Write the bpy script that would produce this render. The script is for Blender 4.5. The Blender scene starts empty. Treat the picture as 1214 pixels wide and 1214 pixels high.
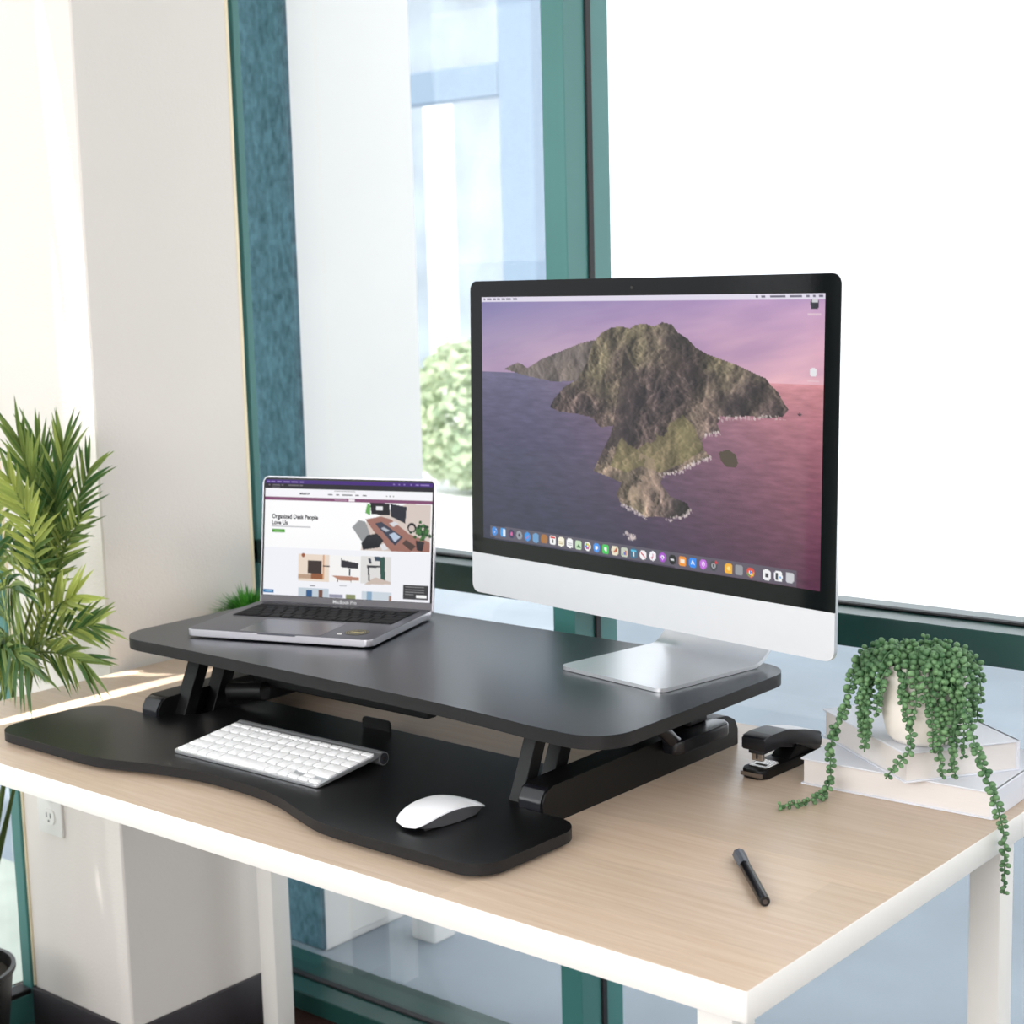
import bpy, bmesh, math, random
import numpy as np
from mathutils import Vector, Matrix, noise
random.seed(7)
PI = math.pi
R = math.radians
SC = bpy.context.scene
COL = SC.collection
UP = 0.74                     # desk top height above the floor; geometry below is written with the desk top at z = 0

# ------------------------------------------------------------------ helpers
def lin(c):
    out = []
    for v in c[:3]:
        v = v / 255.0
        out.append(v / 12.92 if v <= 0.04045 else ((v + 0.055) / 1.055) ** 2.4)
    return (out[0], out[1], out[2], 1.0)

def setp(b, **kw):
    for k, v in kw.items():
        k = k.replace('_', ' ')
        if k in b.inputs:
            b.inputs[k].default_value = v

def mat(name, rgb, rough=0.5, metal=0.0, spec=0.5, noise_amt=0.0, noise_scale=40.0, bump=0.0, bump_scale=200.0, stretch=None, coat=0.0):
    m = bpy.data.materials.new(name); m.use_nodes = True
    nt = m.node_tree; b = nt.nodes['Principled BSDF']
    c = lin(rgb)
    b.inputs['Base Color'].default_value = c
    b.inputs['Roughness'].default_value = rough
    b.inputs['Metallic'].default_value = metal
    b.inputs['Specular IOR Level'].default_value = spec
    b.inputs['Coat Weight'].default_value = coat
    tc = nt.nodes.new('ShaderNodeTexCoord'); mp = nt.nodes.new('ShaderNodeMapping')
    nt.links.new(tc.outputs['Object'], mp.inputs['Vector'])
    if stretch: mp.inputs['Scale'].default_value = stretch
    n = nt.nodes.new('ShaderNodeTexNoise'); n.inputs['Scale'].default_value = noise_scale; n.inputs['Detail'].default_value = 5
    nt.links.new(mp.outputs['Vector'], n.inputs['Vector'])
    mx = nt.nodes.new('ShaderNodeMix'); mx.data_type = 'RGBA'
    a = max(noise_amt, 0.02)
    mx.inputs['A'].default_value = tuple(max(0, v * (1 - a)) for v in c[:3]) + (1,)
    mx.inputs['B'].default_value = tuple(min(1, v * (1 + a)) for v in c[:3]) + (1,)
    nt.links.new(n.outputs['Fac'], mx.inputs['Factor'])
    nt.links.new(mx.outputs['Result'], b.inputs['Base Color'])
    if bump > 0:
        n2 = nt.nodes.new('ShaderNodeTexNoise'); n2.inputs['Scale'].default_value = bump_scale; n2.inputs['Detail'].default_value = 6
        nt.links.new(mp.outputs['Vector'], n2.inputs['Vector'])
        bp = nt.nodes.new('ShaderNodeBump'); bp.inputs['Strength'].default_value = bump; bp.inputs['Distance'].default_value = 0.002
        nt.links.new(n2.outputs['Fac'], bp.inputs['Height']); nt.links.new(bp.outputs['Normal'], b.inputs['Normal'])
    return m

def leaf_mat(name, rgb_dark, rgb_light, rough=0.45, trans=0.25):
    m = bpy.data.materials.new(name); m.use_nodes = True
    nt = m.node_tree; b = nt.nodes['Principled BSDF']
    at = nt.nodes.new('ShaderNodeAttribute'); at.attribute_name = 'tone'
    mx = nt.nodes.new('ShaderNodeMix'); mx.data_type = 'RGBA'
    mx.inputs['A'].default_value = lin(rgb_dark); mx.inputs['B'].default_value = lin(rgb_light)
    nt.links.new(at.outputs['Fac'], mx.inputs['Factor'])
    nt.links.new(mx.outputs['Result'], b.inputs['Base Color'])
    b.inputs['Roughness'].default_value = rough
    b.inputs['Specular IOR Level'].default_value = 0.35
    if trans > 0:
        tr = nt.nodes.new('ShaderNodeBsdfTranslucent'); ms = nt.nodes.new('ShaderNodeMixShader')
        nt.links.new(mx.outputs['Result'], tr.inputs['Color'])
        ms.inputs[0].default_value = trans
        nt.links.new(b.outputs[0], ms.inputs[1]); nt.links.new(tr.outputs[0], ms.inputs[2])
        nt.links.new(ms.outputs[0], nt.nodes['Material Output'].inputs['Surface'])
    return m

def emit_mat(name, rgb, strength=1.0):
    m = bpy.data.materials.new(name); m.use_nodes = True
    b = m.node_tree.nodes['Principled BSDF']
    b.inputs['Base Color'].default_value = (0, 0, 0, 1)
    b.inputs['Emission Color'].default_value = lin(rgb); b.inputs['Emission Strength'].default_value = strength
    b.inputs['Specular IOR Level'].default_value = 0.0
    return m

def screen_mat(name, strength, rough=0.06, spec=0.35):
    m = bpy.data.materials.new(name); m.use_nodes = True
    nt = m.node_tree; b = nt.nodes['Principled BSDF']
    at = nt.nodes.new('ShaderNodeAttribute'); at.attribute_name = 'picture'
    b.inputs['Base Color'].default_value = (0.004, 0.004, 0.005, 1)
    b.inputs['Roughness'].default_value = rough; b.inputs['Specular IOR Level'].default_value = spec
    nt.links.new(at.outputs['Color'], b.inputs['Emission Color'])
    b.inputs['Emission Strength'].default_value = strength
    return m

def glass_mat(name, tint=(0.95, 0.965, 0.97), refl=0.06):
    m = bpy.data.materials.new(name); m.use_nodes = True
    nt = m.node_tree; nt.nodes.remove(nt.nodes['Principled BSDF'])
    t = nt.nodes.new('ShaderNodeBsdfTransparent'); t.inputs['Color'].default_value = tint + (1,)
    g = nt.nodes.new('ShaderNodeBsdfGlossy'); g.inputs['Roughness'].default_value = 0.02
    lw = nt.nodes.new('ShaderNodeLayerWeight'); lw.inputs['Blend'].default_value = 0.25
    mr = nt.nodes.new('ShaderNodeMath'); mr.operation = 'MULTIPLY_ADD'
    mr.inputs[1].default_value = 0.22; mr.inputs[2].default_value = refl * 0.5
    nt.links.new(lw.outputs['Fresnel'], mr.inputs[0])
    ms = nt.nodes.new('ShaderNodeMixShader')
    nt.links.new(mr.outputs[0], ms.inputs[0])
    nt.links.new(t.outputs[0], ms.inputs[1]); nt.links.new(g.outputs[0], ms.inputs[2])
    nt.links.new(ms.outputs[0], nt.nodes['Material Output'].inputs['Surface'])
    return m

def wood_mat(name):
    m = bpy.data.materials.new(name); m.use_nodes = True
    nt = m.node_tree; b = nt.nodes['Principled BSDF']; L = nt.links
    tc = nt.nodes.new('ShaderNodeTexCoord')
    # wide staves
    mp0 = nt.nodes.new('ShaderNodeMapping'); mp0.inputs['Scale'].default_value = (0.7, 9.0, 1)
    L.new(tc.outputs['Object'], mp0.inputs['Vector'])
    v = nt.nodes.new('ShaderNodeTexVoronoi'); v.inputs['Scale'].default_value = 1.0; v.distance = 'CHEBYCHEV'
    v.inputs['Randomness'].default_value = 0.75
    L.new(mp0.outputs['Vector'], v.inputs['Vector'])
    bw = nt.nodes.new('ShaderNodeSeparateColor'); L.new(v.outputs['Color'], bw.inputs[0])
    # grain
    mp = nt.nodes.new('ShaderNodeMapping'); mp.inputs['Scale'].default_value = (2.2, 55.0, 1)
    L.new(tc.outputs['Object'], mp.inputs['Vector'])
    n = nt.nodes.new('ShaderNodeTexNoise'); n.inputs['Scale'].default_value = 2.2; n.inputs['Detail'].default_value = 8; n.inputs['Roughness'].default_value = 0.65; n.inputs['Distortion'].default_value = 0.4
    L.new(mp.outputs['Vector'], n.inputs['Vector'])
    mp2 = nt.nodes.new('ShaderNodeMapping'); mp2.inputs['Scale'].default_value = (14, 420.0, 1)
    L.new(tc.outputs['Object'], mp2.inputs['Vector'])
    n2 = nt.nodes.new('ShaderNodeTexNoise'); n2.inputs['Scale'].default_value = 1.6; n2.inputs['Detail'].default_value = 3
    L.new(mp2.outputs['Vector'], n2.inputs['Vector'])
    cr = nt.nodes.new('ShaderNodeValToRGB')
    cr.color_ramp.elements[0].position = 0.28; cr.color_ramp.elements[0].color = lin((198, 172, 147))
    cr.color_ramp.elements[1].position = 0.72; cr.color_ramp.elements[1].color = lin((214, 194, 174))
    L.new(n.outputs['Fac'], cr.inputs['Fac'])
    mx = nt.nodes.new('ShaderNodeMix'); mx.data_type = 'RGBA'; mx.blend_type = 'MULTIPLY'; mx.inputs['Factor'].default_value = 1.0
    r2 = nt.nodes.new('ShaderNodeMapRange'); r2.inputs['To Min'].default_value = 0.90; r2.inputs['To Max'].default_value = 1.04
    L.new(bw.outputs[0], r2.inputs['Value'])
    L.new(cr.outputs['Color'], mx.inputs['A']); L.new(r2.outputs['Result'], mx.inputs['B'])
    mx2 = nt.nodes.new('ShaderNodeMix'); mx2.data_type = 'RGBA'; mx2.blend_type = 'MULTIPLY'; mx2.inputs['Factor'].default_value = 1.0
    r3 = nt.nodes.new('ShaderNodeMapRange'); r3.inputs['From Min'].default_value = 0.3; r3.inputs['From Max'].default_value = 0.7; r3.inputs['To Min'].default_value = 0.94; r3.inputs['To Max'].default_value = 1.02
    L.new(n2.outputs['Fac'], r3.inputs['Value'])
    L.new(mx.outputs['Result'], mx2.inputs['A']); L.new(r3.outputs['Result'], mx2.inputs['B'])
    L.new(mx2.outputs['Result'], b.inputs['Base Color'])
    b.inputs['Roughness'].default_value = 0.36; b.inputs['Specular IOR Level'].default_value = 0.5
    return m

def new_bm(): return bmesh.new()

def box(bm, x0, x1, y0, y1, z0, z1, bev=0.0, segs=2, M=None):
    g = bmesh.ops.create_cube(bm, size=1.0)
    vs = g['verts']
    for v in vs:
        v.co = Vector(((v.co.x + .5) * (x1 - x0) + x0, (v.co.y + .5) * (y1 - y0) + y0, (v.co.z + .5) * (z1 - z0) + z0))
    if bev > 0:
        es = list({e for v in vs for e in v.link_edges})
        r = bmesh.ops.bevel(bm, geom=es, offset=bev, segments=segs, affect='EDGES', profile=0.5)
        vs = list(set(r['verts']) | {v for v in vs if v.is_valid})
    if M is not None:
        for v in vs:
            if v.is_valid: v.co = M @ v.co
    return vs

def prism(bm, pts, z0, z1, bev=0.0, segs=2, M=None):
    bot = [bm.verts.new((p[0], p[1], z0)) for p in pts]
    top = [bm.verts.new((p[0], p[1], z1)) for p in pts]
    n = len(pts)
    ft = bm.faces.new(top); fb = bm.faces.new(list(reversed(bot)))
    for i in range(n):
        bm.faces.new((bot[i], bot[(i + 1) % n], top[(i + 1) % n], top[i]))
    vs = bot + top
    if bev > 0:
        es = list(ft.edges) + list(fb.edges)
        r = bmesh.ops.bevel(bm, geom=es, offset=bev, segments=segs, affect='EDGES', profile=0.5)
        vs = [v for v in set(vs) | set(r['verts']) if v.is_valid]
    if M is not None:
        for v in vs: v.co = M @ v.co
    return vs

def prism_x(bm, pts_yz, x0, x1, bev=0.0, segs=2):
    M = Matrix(((0, 0, 1, 0), (1, 0, 0, 0), (0, 1, 0, 0), (0, 0, 0, 1)))   # (a,b,c)->(c,a,b)
    return prism(bm, pts_yz, x0, x1, bev, segs, M)

def rounded(pts, radii, seg=8):
    """round the corners of a CCW polygon"""
    out = []; n = len(pts)
    if not isinstance(radii, (list, tuple)): radii = [radii] * n
    for i in range(n):
        p = Vector(pts[i]); a = Vector(pts[i - 1]); b = Vector(pts[(i + 1) % n]); r = radii[i]
        if r <= 0: out.append(tuple(p)); continue
        da = (a - p).normalized(); db = (b - p).normalized()
        ang = da.angle(db); t = r / math.tan(ang / 2)
        t = min(t, (a - p).length * .49, (b - p).length * .49); r = t * math.tan(ang / 2)
        c = p + (da + db).normalized() * (r / math.sin(ang / 2))
        s = p + da * t - c; e = p + db * t - c
        a0 = math.atan2(s.y, s.x); a1 = math.atan2(e.y, e.x)
        d = (a1 - a0 + PI) % (2 * PI) - PI
        for k in range(seg + 1):
            th = a0 + d * k / seg
            out.append((c.x + r * math.cos(th), c.y + r * math.sin(th)))
    return out

def tube(bm, path, rad, segs=8, cap=True, flat=1.0):
    path = [Vector(p) for p in path]; n = len(path)
    if not isinstance(rad, (list, tuple)): rad = [rad] * n
    rings = []; prev = None
    for i in range(n):
        t = (path[min(i + 1, n - 1)] - path[max(i - 1, 0)]).normalized()
        ref = Vector((0, 0, 1)) if abs(t.z) < .95 else Vector((1, 0, 0))
        if prev is None: u = t.cross(ref).normalized()
        else: u = (prev - t * prev.dot(t)).normalized()
        prev = u; w = t.cross(u)
        rings.append([bm.verts.new(path[i] + (u * math.cos(2 * PI * k / segs) + w * math.sin(2 * PI * k / segs) * flat) * rad[i]) for k in range(segs)])
    for i in range(n - 1):
        for k in range(segs):
            bm.faces.new((rings[i][k], rings[i][(k + 1) % segs], rings[i + 1][(k + 1) % segs], rings[i + 1][k]))
    if cap:
        bm.faces.new(list(reversed(rings[0]))); bm.faces.new(rings[-1])
    return [v for r in rings for v in r]

def lathe(bm, prof, segs=40, c=(0, 0, 0), cap=True):
    rings = []
    for r, z in prof:
        rings.append([bm.verts.new((c[0] + r * math.cos(2 * PI * k / segs), c[1] + r * math.sin(2 * PI * k / segs), c[2] + z)) for k in range(segs)])
    for i in range(len(rings) - 1):
        for k in range(segs):
            bm.faces.new((rings[i][k], rings[i][(k + 1) % segs], rings[i + 1][(k + 1) % segs], rings[i + 1][k]))
    if cap:
        bm.faces.new(list(reversed(rings[0]))); bm.faces.new(rings[-1])

def obj(name, bm, mats, parent=None, smooth=True, angle=35):
    me = bpy.data.meshes.new(name)
    bmesh.ops.recalc_face_normals(bm, faces=bm.faces[:])
    bm.to_mesh(me); bm.free()
    if not isinstance(mats, (list, tuple)): mats = [mats]
    for m in mats: me.materials.append(m)
    if smooth and hasattr(me, 'polygons'):
        me.polygons.foreach_set('use_smooth', [True] * len(me.polygons))
        me.set_sharp_from_angle(angle=R(angle))
    o = bpy.data.objects.new(name, me); COL.objects.link(o)
    if parent is not None: o.parent = parent
    return o

def thing(name, label, cat, loc=(0, 0, 0), rz=0, group=None):
    o = bpy.data.objects.new(name, None); COL.objects.link(o)
    o.empty_display_size = .05
    o.location = loc; o.rotation_euler = (0, 0, rz); o['label'] = label; o['category'] = cat
    if group: o['group'] = group
    return o

def tag(o, label, cat, group=None):
    o['label'] = label; o['category'] = cat
    if group: o['group'] = group
    return o

def struct(name, bm, m, smooth=False):
    o = obj(name, bm, m, None, smooth); o['kind'] = 'structure'; return o

def spline(pts, n):
    """Catmull-Rom through pts"""
    P = [Vector(p) for p in pts]; P = [P[0] * 2 - P[1]] + P + [P[-1] * 2 - P[-2]]
    out = []; m = len(P) - 3
    for i in range(n + 1):
        t = i / n * m; k = min(int(t), m - 1); f = t - k
        a, b, c, d = P[k:k + 4]
        out.append(0.5 * ((2 * b) + (c - a) * f + (2 * a - 5 * b + 4 * c - d) * f * f + (3 * b - a - 3 * c + d) * f ** 3))
    return out

# ------------------------------------------------------------------ materials
M_wood = wood_mat('oak_laminate')
M_white = mat('white_lacquer', (238, 235, 230), 0.4, noise_amt=.02)
M_wall = mat('painted_plaster', (226, 220, 214), 0.85, spec=.2, noise_amt=.03, noise_scale=3, bump=.25, bump_scale=220)
M_bead = mat('cream_edge', (235, 222, 190), 0.6)
M_base = mat('black_vinyl', (48, 44, 48), 0.55, noise_amt=.1)
M_floor = mat('dark_brown_carpet', (52, 36, 32), 0.95, spec=.1, noise_amt=.35, noise_scale=120, bump=.5, bump_scale=400)
M_room = mat('room_paint', (205, 202, 200), 0.9, spec=.1)
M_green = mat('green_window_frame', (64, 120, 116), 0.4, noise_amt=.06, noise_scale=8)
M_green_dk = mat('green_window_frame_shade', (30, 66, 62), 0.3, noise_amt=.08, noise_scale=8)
M_gask = mat('black_gasket', (14, 14, 18), 0.6)
M_stucco = mat('teal_stucco', (104, 138, 154), 0.9, spec=.15, noise_amt=1.0, noise_scale=75, bump=1.0, bump_scale=26, stretch=(1, 1, .6))
M_ext = mat('white_render', (244, 242, 240), 0.9, spec=.1, noise_amt=.03, noise_scale=4)
M_ground = mat('shade_toned_concrete', (158, 168, 178), 0.9, spec=.15, noise_amt=.3, noise_scale=2.2, bump=.1)  # near ground: building shade and its mottled patches put into the colour
M_bluewhite = mat('pale_blue_paint', (128, 146, 166), 0.8, spec=.2)
M_glass = glass_mat('window_glass')
M_black = mat('black_laminate', (14, 15, 19), 0.3, spec=.75, noise_amt=.25, noise_scale=300, bump=.06, bump_scale=900)
M_black.node_tree.nodes['Principled BSDF'].inputs['Specular Tint'].default_value = (.72, .84, 1, 1)  # bluish window sheen put into the specular tint
M_tray = mat('black_tray_laminate', (13, 13, 14), 0.36, spec=.45, noise_amt=.25, noise_scale=300, bump=.06, bump_scale=900)
M_blackedge = mat('black_edge_band', (27, 26, 27), 0.55, spec=.3, noise_amt=.35, noise_scale=400)
M_bmetal = mat('black_powder_coat', (11, 11, 12), 0.45, spec=.28, noise_amt=.1)
M_bsheen = mat('satin_black_plastic', (22, 23, 28), 0.28, spec=.6)
M_alu = mat('silver_aluminium', (224, 225, 228), 0.34, metal=.85, spec=.5)
M_chin = mat('bright_aluminium', (214, 215, 219), 0.45, metal=.35)
M_gray = mat('space_grey_aluminium', (98, 99, 108), 0.36, metal=.8)
M_graylt = mat('polished_grey_edge', (196, 194, 200), 0.3, metal=.7)
M_key = mat('white_keycap', (244, 244, 245), 0.5, spec=.3)
M_keyblk = mat('black_keycap', (13, 13, 15), 0.6, spec=.15)
M_bezel = mat('black_glass', (8, 8, 10), 0.07, spec=.2)
M_mouse = mat('glossy_white', (242, 242, 245), 0.2, spec=.5)
M_mousebase = mat('grey_aluminium_base', (120, 120, 124), 0.4, metal=.6)
M_steel = mat('bright_steel', (205, 200, 195), 0.22, metal=1.0)
M_paper = mat('cream_pages', (222, 217, 214), 0.9, spec=.1, noise_amt=.05, noise_scale=60, stretch=(1, 1, 30))
M_cover = mat('white_book_cover', (222, 224, 232), 0.55, noise_amt=.02)
M_pot = mat('white_ceramic', (240, 234, 226), 0.45, noise_amt=.02)
M_soil = mat('dark_soil', (48, 42, 34), 1.0, noise_amt=.4)
M_potblack = mat('black_planter', (24, 24, 24), 0.35)
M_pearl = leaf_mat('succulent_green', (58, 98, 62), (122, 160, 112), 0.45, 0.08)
M_palm = leaf_mat('palm_green', (56, 96, 56), (196, 208, 112), 0.38, 0.35)  # light end of the tone paints sunlit yellow-green highlights on the leaves
M_palmstem = mat('palm_stem', (66, 78, 40), 0.6, noise_amt=.2)
M_grass = leaf_mat('grass_green', (34, 100, 36), (96, 176, 60), 0.5, 0.25)
M_bush = leaf_mat('bush_green', (170, 190, 158), (222, 230, 200), 0.7, 0.3)
M_outlet = mat('white_plastic_plate', (236, 234, 230), 0.45)
M_slot = mat('dark_slot', (40, 38, 38), 0.7)

# ------------------------------------------------------------------ painting on a flat screen (vertex colours)
class Pic:
    def __init__(s, w, h, ar):
        s.w, s.h = w, h
        s.a = np.zeros((h, w, 3)); ys, xs = np.mgrid[0:h, 0:w]
        s.u = xs / (w - 1); s.v = ys / (h - 1); s.ar = ar        # v downwards, 0..1
    def mask_poly(s, pts):
        m = np.zeros((s.h, s.w), bool); n = len(pts); x, y = s.u, s.v
        for i in range(n):
            x0, y0 = pts[i]; x1, y1 = pts[(i + 1) % n]
            if y0 == y1: continue
            c = ((y0 > y) != (y1 > y)) & (x < (x1 - x0) * (y - y0) / (y1 - y0) + x0)
            m ^= c
        return m
    def fill(s, m, col, al=1.0):
        col = np.asarray(col, float)
        if col.ndim == 1: s.a[m] = s.a[m] * (1 - al) + col * al
        else: s.a[m] = s.a[m] * (1 - al) + col[m] * al
    def poly(s, pts, col, al=1.0): s.fill(s.mask_poly(pts), col, al)
    def rect(s, u0, v0, u1, v1, col, al=1.0): s.fill((s.u >= u0) & (s.u <= u1) & (s.v >= v0) & (s.v <= v1), col, al)
    def disc(s, u, v, r, col, al=1.0): s.fill(((s.u - u) * s.ar) ** 2 + (s.v - v) ** 2 <= r * r, col, al)
    def rrect(s, u, v, r, col, al=1.0):
        du = np.abs((s.u - u) * s.ar); dv = np.abs(s.v - v)
        s.fill((du ** 4 + dv ** 4) <= r ** 4, col, al)
    def grid_obj(s, name, W, H, material, parent, M):
        vs = []
        ys = 1 - s.v.ravel(); xs = s.u.ravel()
        for x, y in zip(xs, ys): vs.append(M @ Vector((x * W, y * H, 0)))
        fs = []
        for j in range(s.h - 1):
            for i in range(s.w - 1):
                a = j * s.w + i
                fs.append((a, a + s.w, a + s.w + 1, a + 1))
        me = bpy.data.meshes.new(name); me.from_pydata(vs, [], fs); me.update()
        at = me.attributes.new('picture', 'FLOAT_COLOR', 'POINT')
        c = np.clip(s.a.reshape(-1, 3) / 255.0, 0, 1)
        c = np.where(c <= .04045, c / 12.92, ((c + .055) / 1.055) ** 2.4)
        buf = np.ones((c.shape[0], 4), np.float32); buf[:, :3] = c
        at.data.foreach_set('color', buf.ravel())
        me.materials.append(material)
        o = bpy.data.objects.new(name, me); COL.objects.link(o); o.parent = parent
        return o

def homog(src, dst):
    A = []; b = []
    for (x, y), (u, v) in zip(src, dst):
        A.append([x, y, 1, 0, 0, 0, -u * x, -u * y]); b.append(u)
        A.append([0, 0, 0, x, y, 1, -v * x, -v * y]); b.append(v)
    h = np.linalg.solve(np.array(A, float), np.array(b, float)); Hm = np.append(h, 1).reshape(3, 3)
    def f(p):
        q = Hm @ np.array([p[0], p[1], 1.0]); return (q[0] / q[2], q[1] / q[2])
    return f

def text_obj(name, body, size, material, parent, M, bold=0.0, align='LEFT'):
    cu = bpy.data.curves.new(name, 'FONT'); cu.body = body; cu.size = size; cu.offset = bold; cu.align_x = align
    cu.resolution_u = 3
    to = bpy.data.objects.new('tmp_text', cu); COL.objects.link(to)
    bpy.context.view_layer.update()
    dg = bpy.context.evaluated_depsgraph_get()
    me = bpy.data.meshes.new_from_object(to.evaluated_get(dg))
    bpy.data.objects.remove(to); bpy.data.curves.remove(cu)
    me.name = name; me.transform(M); me.materials.clear(); me.materials.append(material)
    o = bpy.data.objects.new(name, me); COL.objects.link(o); o.parent = parent
    return o

# ------------------------------------------------------------------ setting
FL = -0.74
bm = new_bm(); box(bm, -2.05, 3.6, -4.1, .80, FL - .1, FL); struct('floor', bm, M_floor)
bm = new_bm(); box(bm, -2.05, 3.6, -4.1, 1.15, 1.95, 2.15); struct('ceiling', bm, M_room)
bm = new_bm(); box(bm, -2.05, 3.6, -4.2, -4.1, FL, 1.95); struct('wall_rear', bm, M_room)
bm = new_bm(); box(bm, 3.5, 3.6, -4.1, .78, FL, 1.95); struct('wall_right', bm, M_room)
bm = new_bm(); box(bm, -1.95, -1.83, -4.1, -2.6, FL, 1.95); struct('wall_left', bm, M_room)
# white corner pillar between the two windows
bm = new_bm()
box(bm, -1.815, -1.52, .417, .742, FL, 1.95, bev=.003, segs=1); struct('wall_corner', bm, M_wall)
bm = new_bm(); box(bm, -1.524, -1.5188, .738, .744, FL + .1, 1.95); struct('trim_1', bm, M_bead)
bm = new_bm(); box(bm, -1.818, -1.811, .413, .419, FL + .1, 1.95); struct('trim_2', bm, M_bead)
def baseboard(name, x0, x1, y0, y1):
    bm = new_bm(); box(bm, x0, x1, y0, y1, FL, FL + .098, bev=.003, segs=2); return struct(name, bm, M_base, True)
baseboard('baseboard_front', -1.815, -1.512, .408, .4165)
baseboard('baseboard_side', -1.5195, -1.511, .408, .745)

# window wall in front of the desk
YF, YG, YE = .787, .845, .90
W1 = bpy.data.objects.new('window_1', None); COL.objects.link(W1); W1['kind'] = 'structure'
def bar(name, x0, x1, y0, y1, z0, z1, m, parent):
    bm = new_bm(); box(bm, x0, x1, y0, y1, z0, z1, bev=.0015, segs=1); return obj(name, bm, m, parent)
TOPZ = 1.95
bar('jamb', -1.72, -1.558, YF, .803, FL, TOPZ, M_green, W1)
bar('mullion', -.852, -.808, YF, YE, FL, TOPZ, M_green, W1)
bar('mullion', 1.62, 1.664, YF, YE, FL, TOPZ, M_green, W1)
bar('gasket', -.8078, -.804, .838, .852, -.66, TOPZ, M_gask, W1)
for x0, x1 in ((-1.72, -.852), (-.808, 1.62), (1.664, 3.5)):
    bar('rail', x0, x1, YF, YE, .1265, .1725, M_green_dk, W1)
    bar('gasket', x0, x1, .836, YG + .006, .1725, .1765, M_gask, W1)
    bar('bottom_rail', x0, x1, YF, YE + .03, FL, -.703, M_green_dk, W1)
    bar('gasket', x0, x1, .836, YG + .006, -.703, -.699, M_gask, W1)
    bar('head_rail', x0, x1, YF, YE, TOPZ - .05, TOPZ, M_green, W1)
    bm = new_bm(); box(bm, x0, x1, YG - .002, YG + .002, .1725, TOPZ - .05); obj('glass_pane', bm, M_glass, W1)
    bm = new_bm(); box(bm, x0, x1, YG - .002, YG + .002, -.703, .1265); obj('glass_pane', bm, M_glass, W1)
# side window left of the pillar
W2 = bpy.data.objects.new('window_2', None); COL.objects.link(W2); W2['kind'] = 'structure'
bar('jamb', -1.845, -1.815, .408, .435, FL, TOPZ, M_green, W2)
bar('bottom_rail', -1.875, -1.815, -2.6, .408, FL + .03, -.655, M_green, W2)
bar('gasket', -1.85, -1.815, -2.6, .408, -.655, -.645, M_gask, W2)
bar('mullion', -1.875, -1.815, -1.15, -1.10, FL, TOPZ, M_green, W2)
bm = new_bm(); box(bm, -1.85, -1.846, -2.6, .408, -.645, TOPZ); obj('glass_pane', bm, M_glass, W2)

# outside
bm = new_bm(); box(bm, -30, 20, .93, 4.4, FL - .08, FL - .01); struct('ground', bm, M_ground)
M_sunground = mat('sunlit_toned_concrete', (240, 241, 244), 0.9, spec=.1, noise_amt=.04, noise_scale=.6)  # far ground whitened in colour to read as overexposed in the sun
bm = new_bm(); box(bm, -30, 20, 4.4, 40, FL - .08, FL - .008); struct('ground_far', bm, M_sunground)
M_patio = mat('mossy_pale_paving', (206, 214, 204), 0.9, spec=.1, noise_amt=.25, noise_scale=9, bump=.3)
bm = new_bm(); box(bm, -30, -1.88, -8, .93, FL - .08, FL - .01); struct('ground_side', bm, M_patio)
bm = new_bm()
box(bm, -2.15, -1.675, 1.02, 1.37, FL - .01, 2.1, bev=.004, segs=1)
for f in bm.faces:
    f.material_index = 1 if f.calc_center_median().y < 1.022 else 0
o = obj('pillar_exterior', bm, [M_ext, M_stucco], None, False); o['kind'] = 'structure'

# ------------------------------------------------------------------ desk
desk = thing('desk', 'long oak-topped desk with thick white edges and square white legs', 'desk', (0, 0, 0))
bm = new_bm()
DX0, DX1, DY0, DY1, DT = -1.506, 0.0, 0.0, .754, .032
prism(bm, rounded([(DX0, DY0), (DX1, DY0), (DX1, DY1), (DX0, DY1)], .003, 3), -DT, 0.0, .0012, 2)
bmesh.ops.recalc_face_normals(bm, faces=bm.faces[:])
for f in bm.faces:
    c = f.calc_center_median()
    f.material_index = 0 if (f.normal.z > .9 and c.z > -.001) else 1
obj('tabletop', bm, [M_wood, M_white], desk, True, 25)
for lx in (-1.458, -.087):
    for ly in (.048, .66):
        bm = new_bm(); box(bm, lx, lx + .041, ly, ly + .041, FL, -DT, bev=.002, segs=2); obj('leg', bm, M_white, desk)

# ------------------------------------------------------------------ desk riser (sit-stand converter)
riser = thing('desk_riser', 'black two-tier desk riser with curved keyboard tray standing on the oak desk', 'desk riser', (-.78, .42, 0))
H = .13
def rel(bm, t):
    for v in bm.verts: v.co -= Vector(t)
    return bm
RL = (-.78, .42, 0)
# upper platform with a shallow concave front
xL, xR, yF, yB = -1.252, -.3155, .2135, .626
pts = [(xL, yB), (xL, .2345)]
fr = spline([(-1.13, .2355, 0), (-1.01, .2350, 0), (-.80, .2315, 0), (-.64, .2285, 0), (-.523, .2220, 0), (-.43, .2130, 0)], 20)
pts += [(p.x, p.y) for p in fr]
pts += [(xR, .2100), (xR, yB)]
rad = [.05, .058] + [0] * len(fr) + [.065, .05]
pts = rounded(pts, rad, 12)
bm = new_bm(); prism(bm, pts, H - .0165, H, .0012, 2)
for f in bm.faces: f.material_index = 0 if f.calc_center_median().z > H - .0004 else 1
obj('platform', rel(bm, RL), [M_black, M_blackedge], riser, True, 30)
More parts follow.
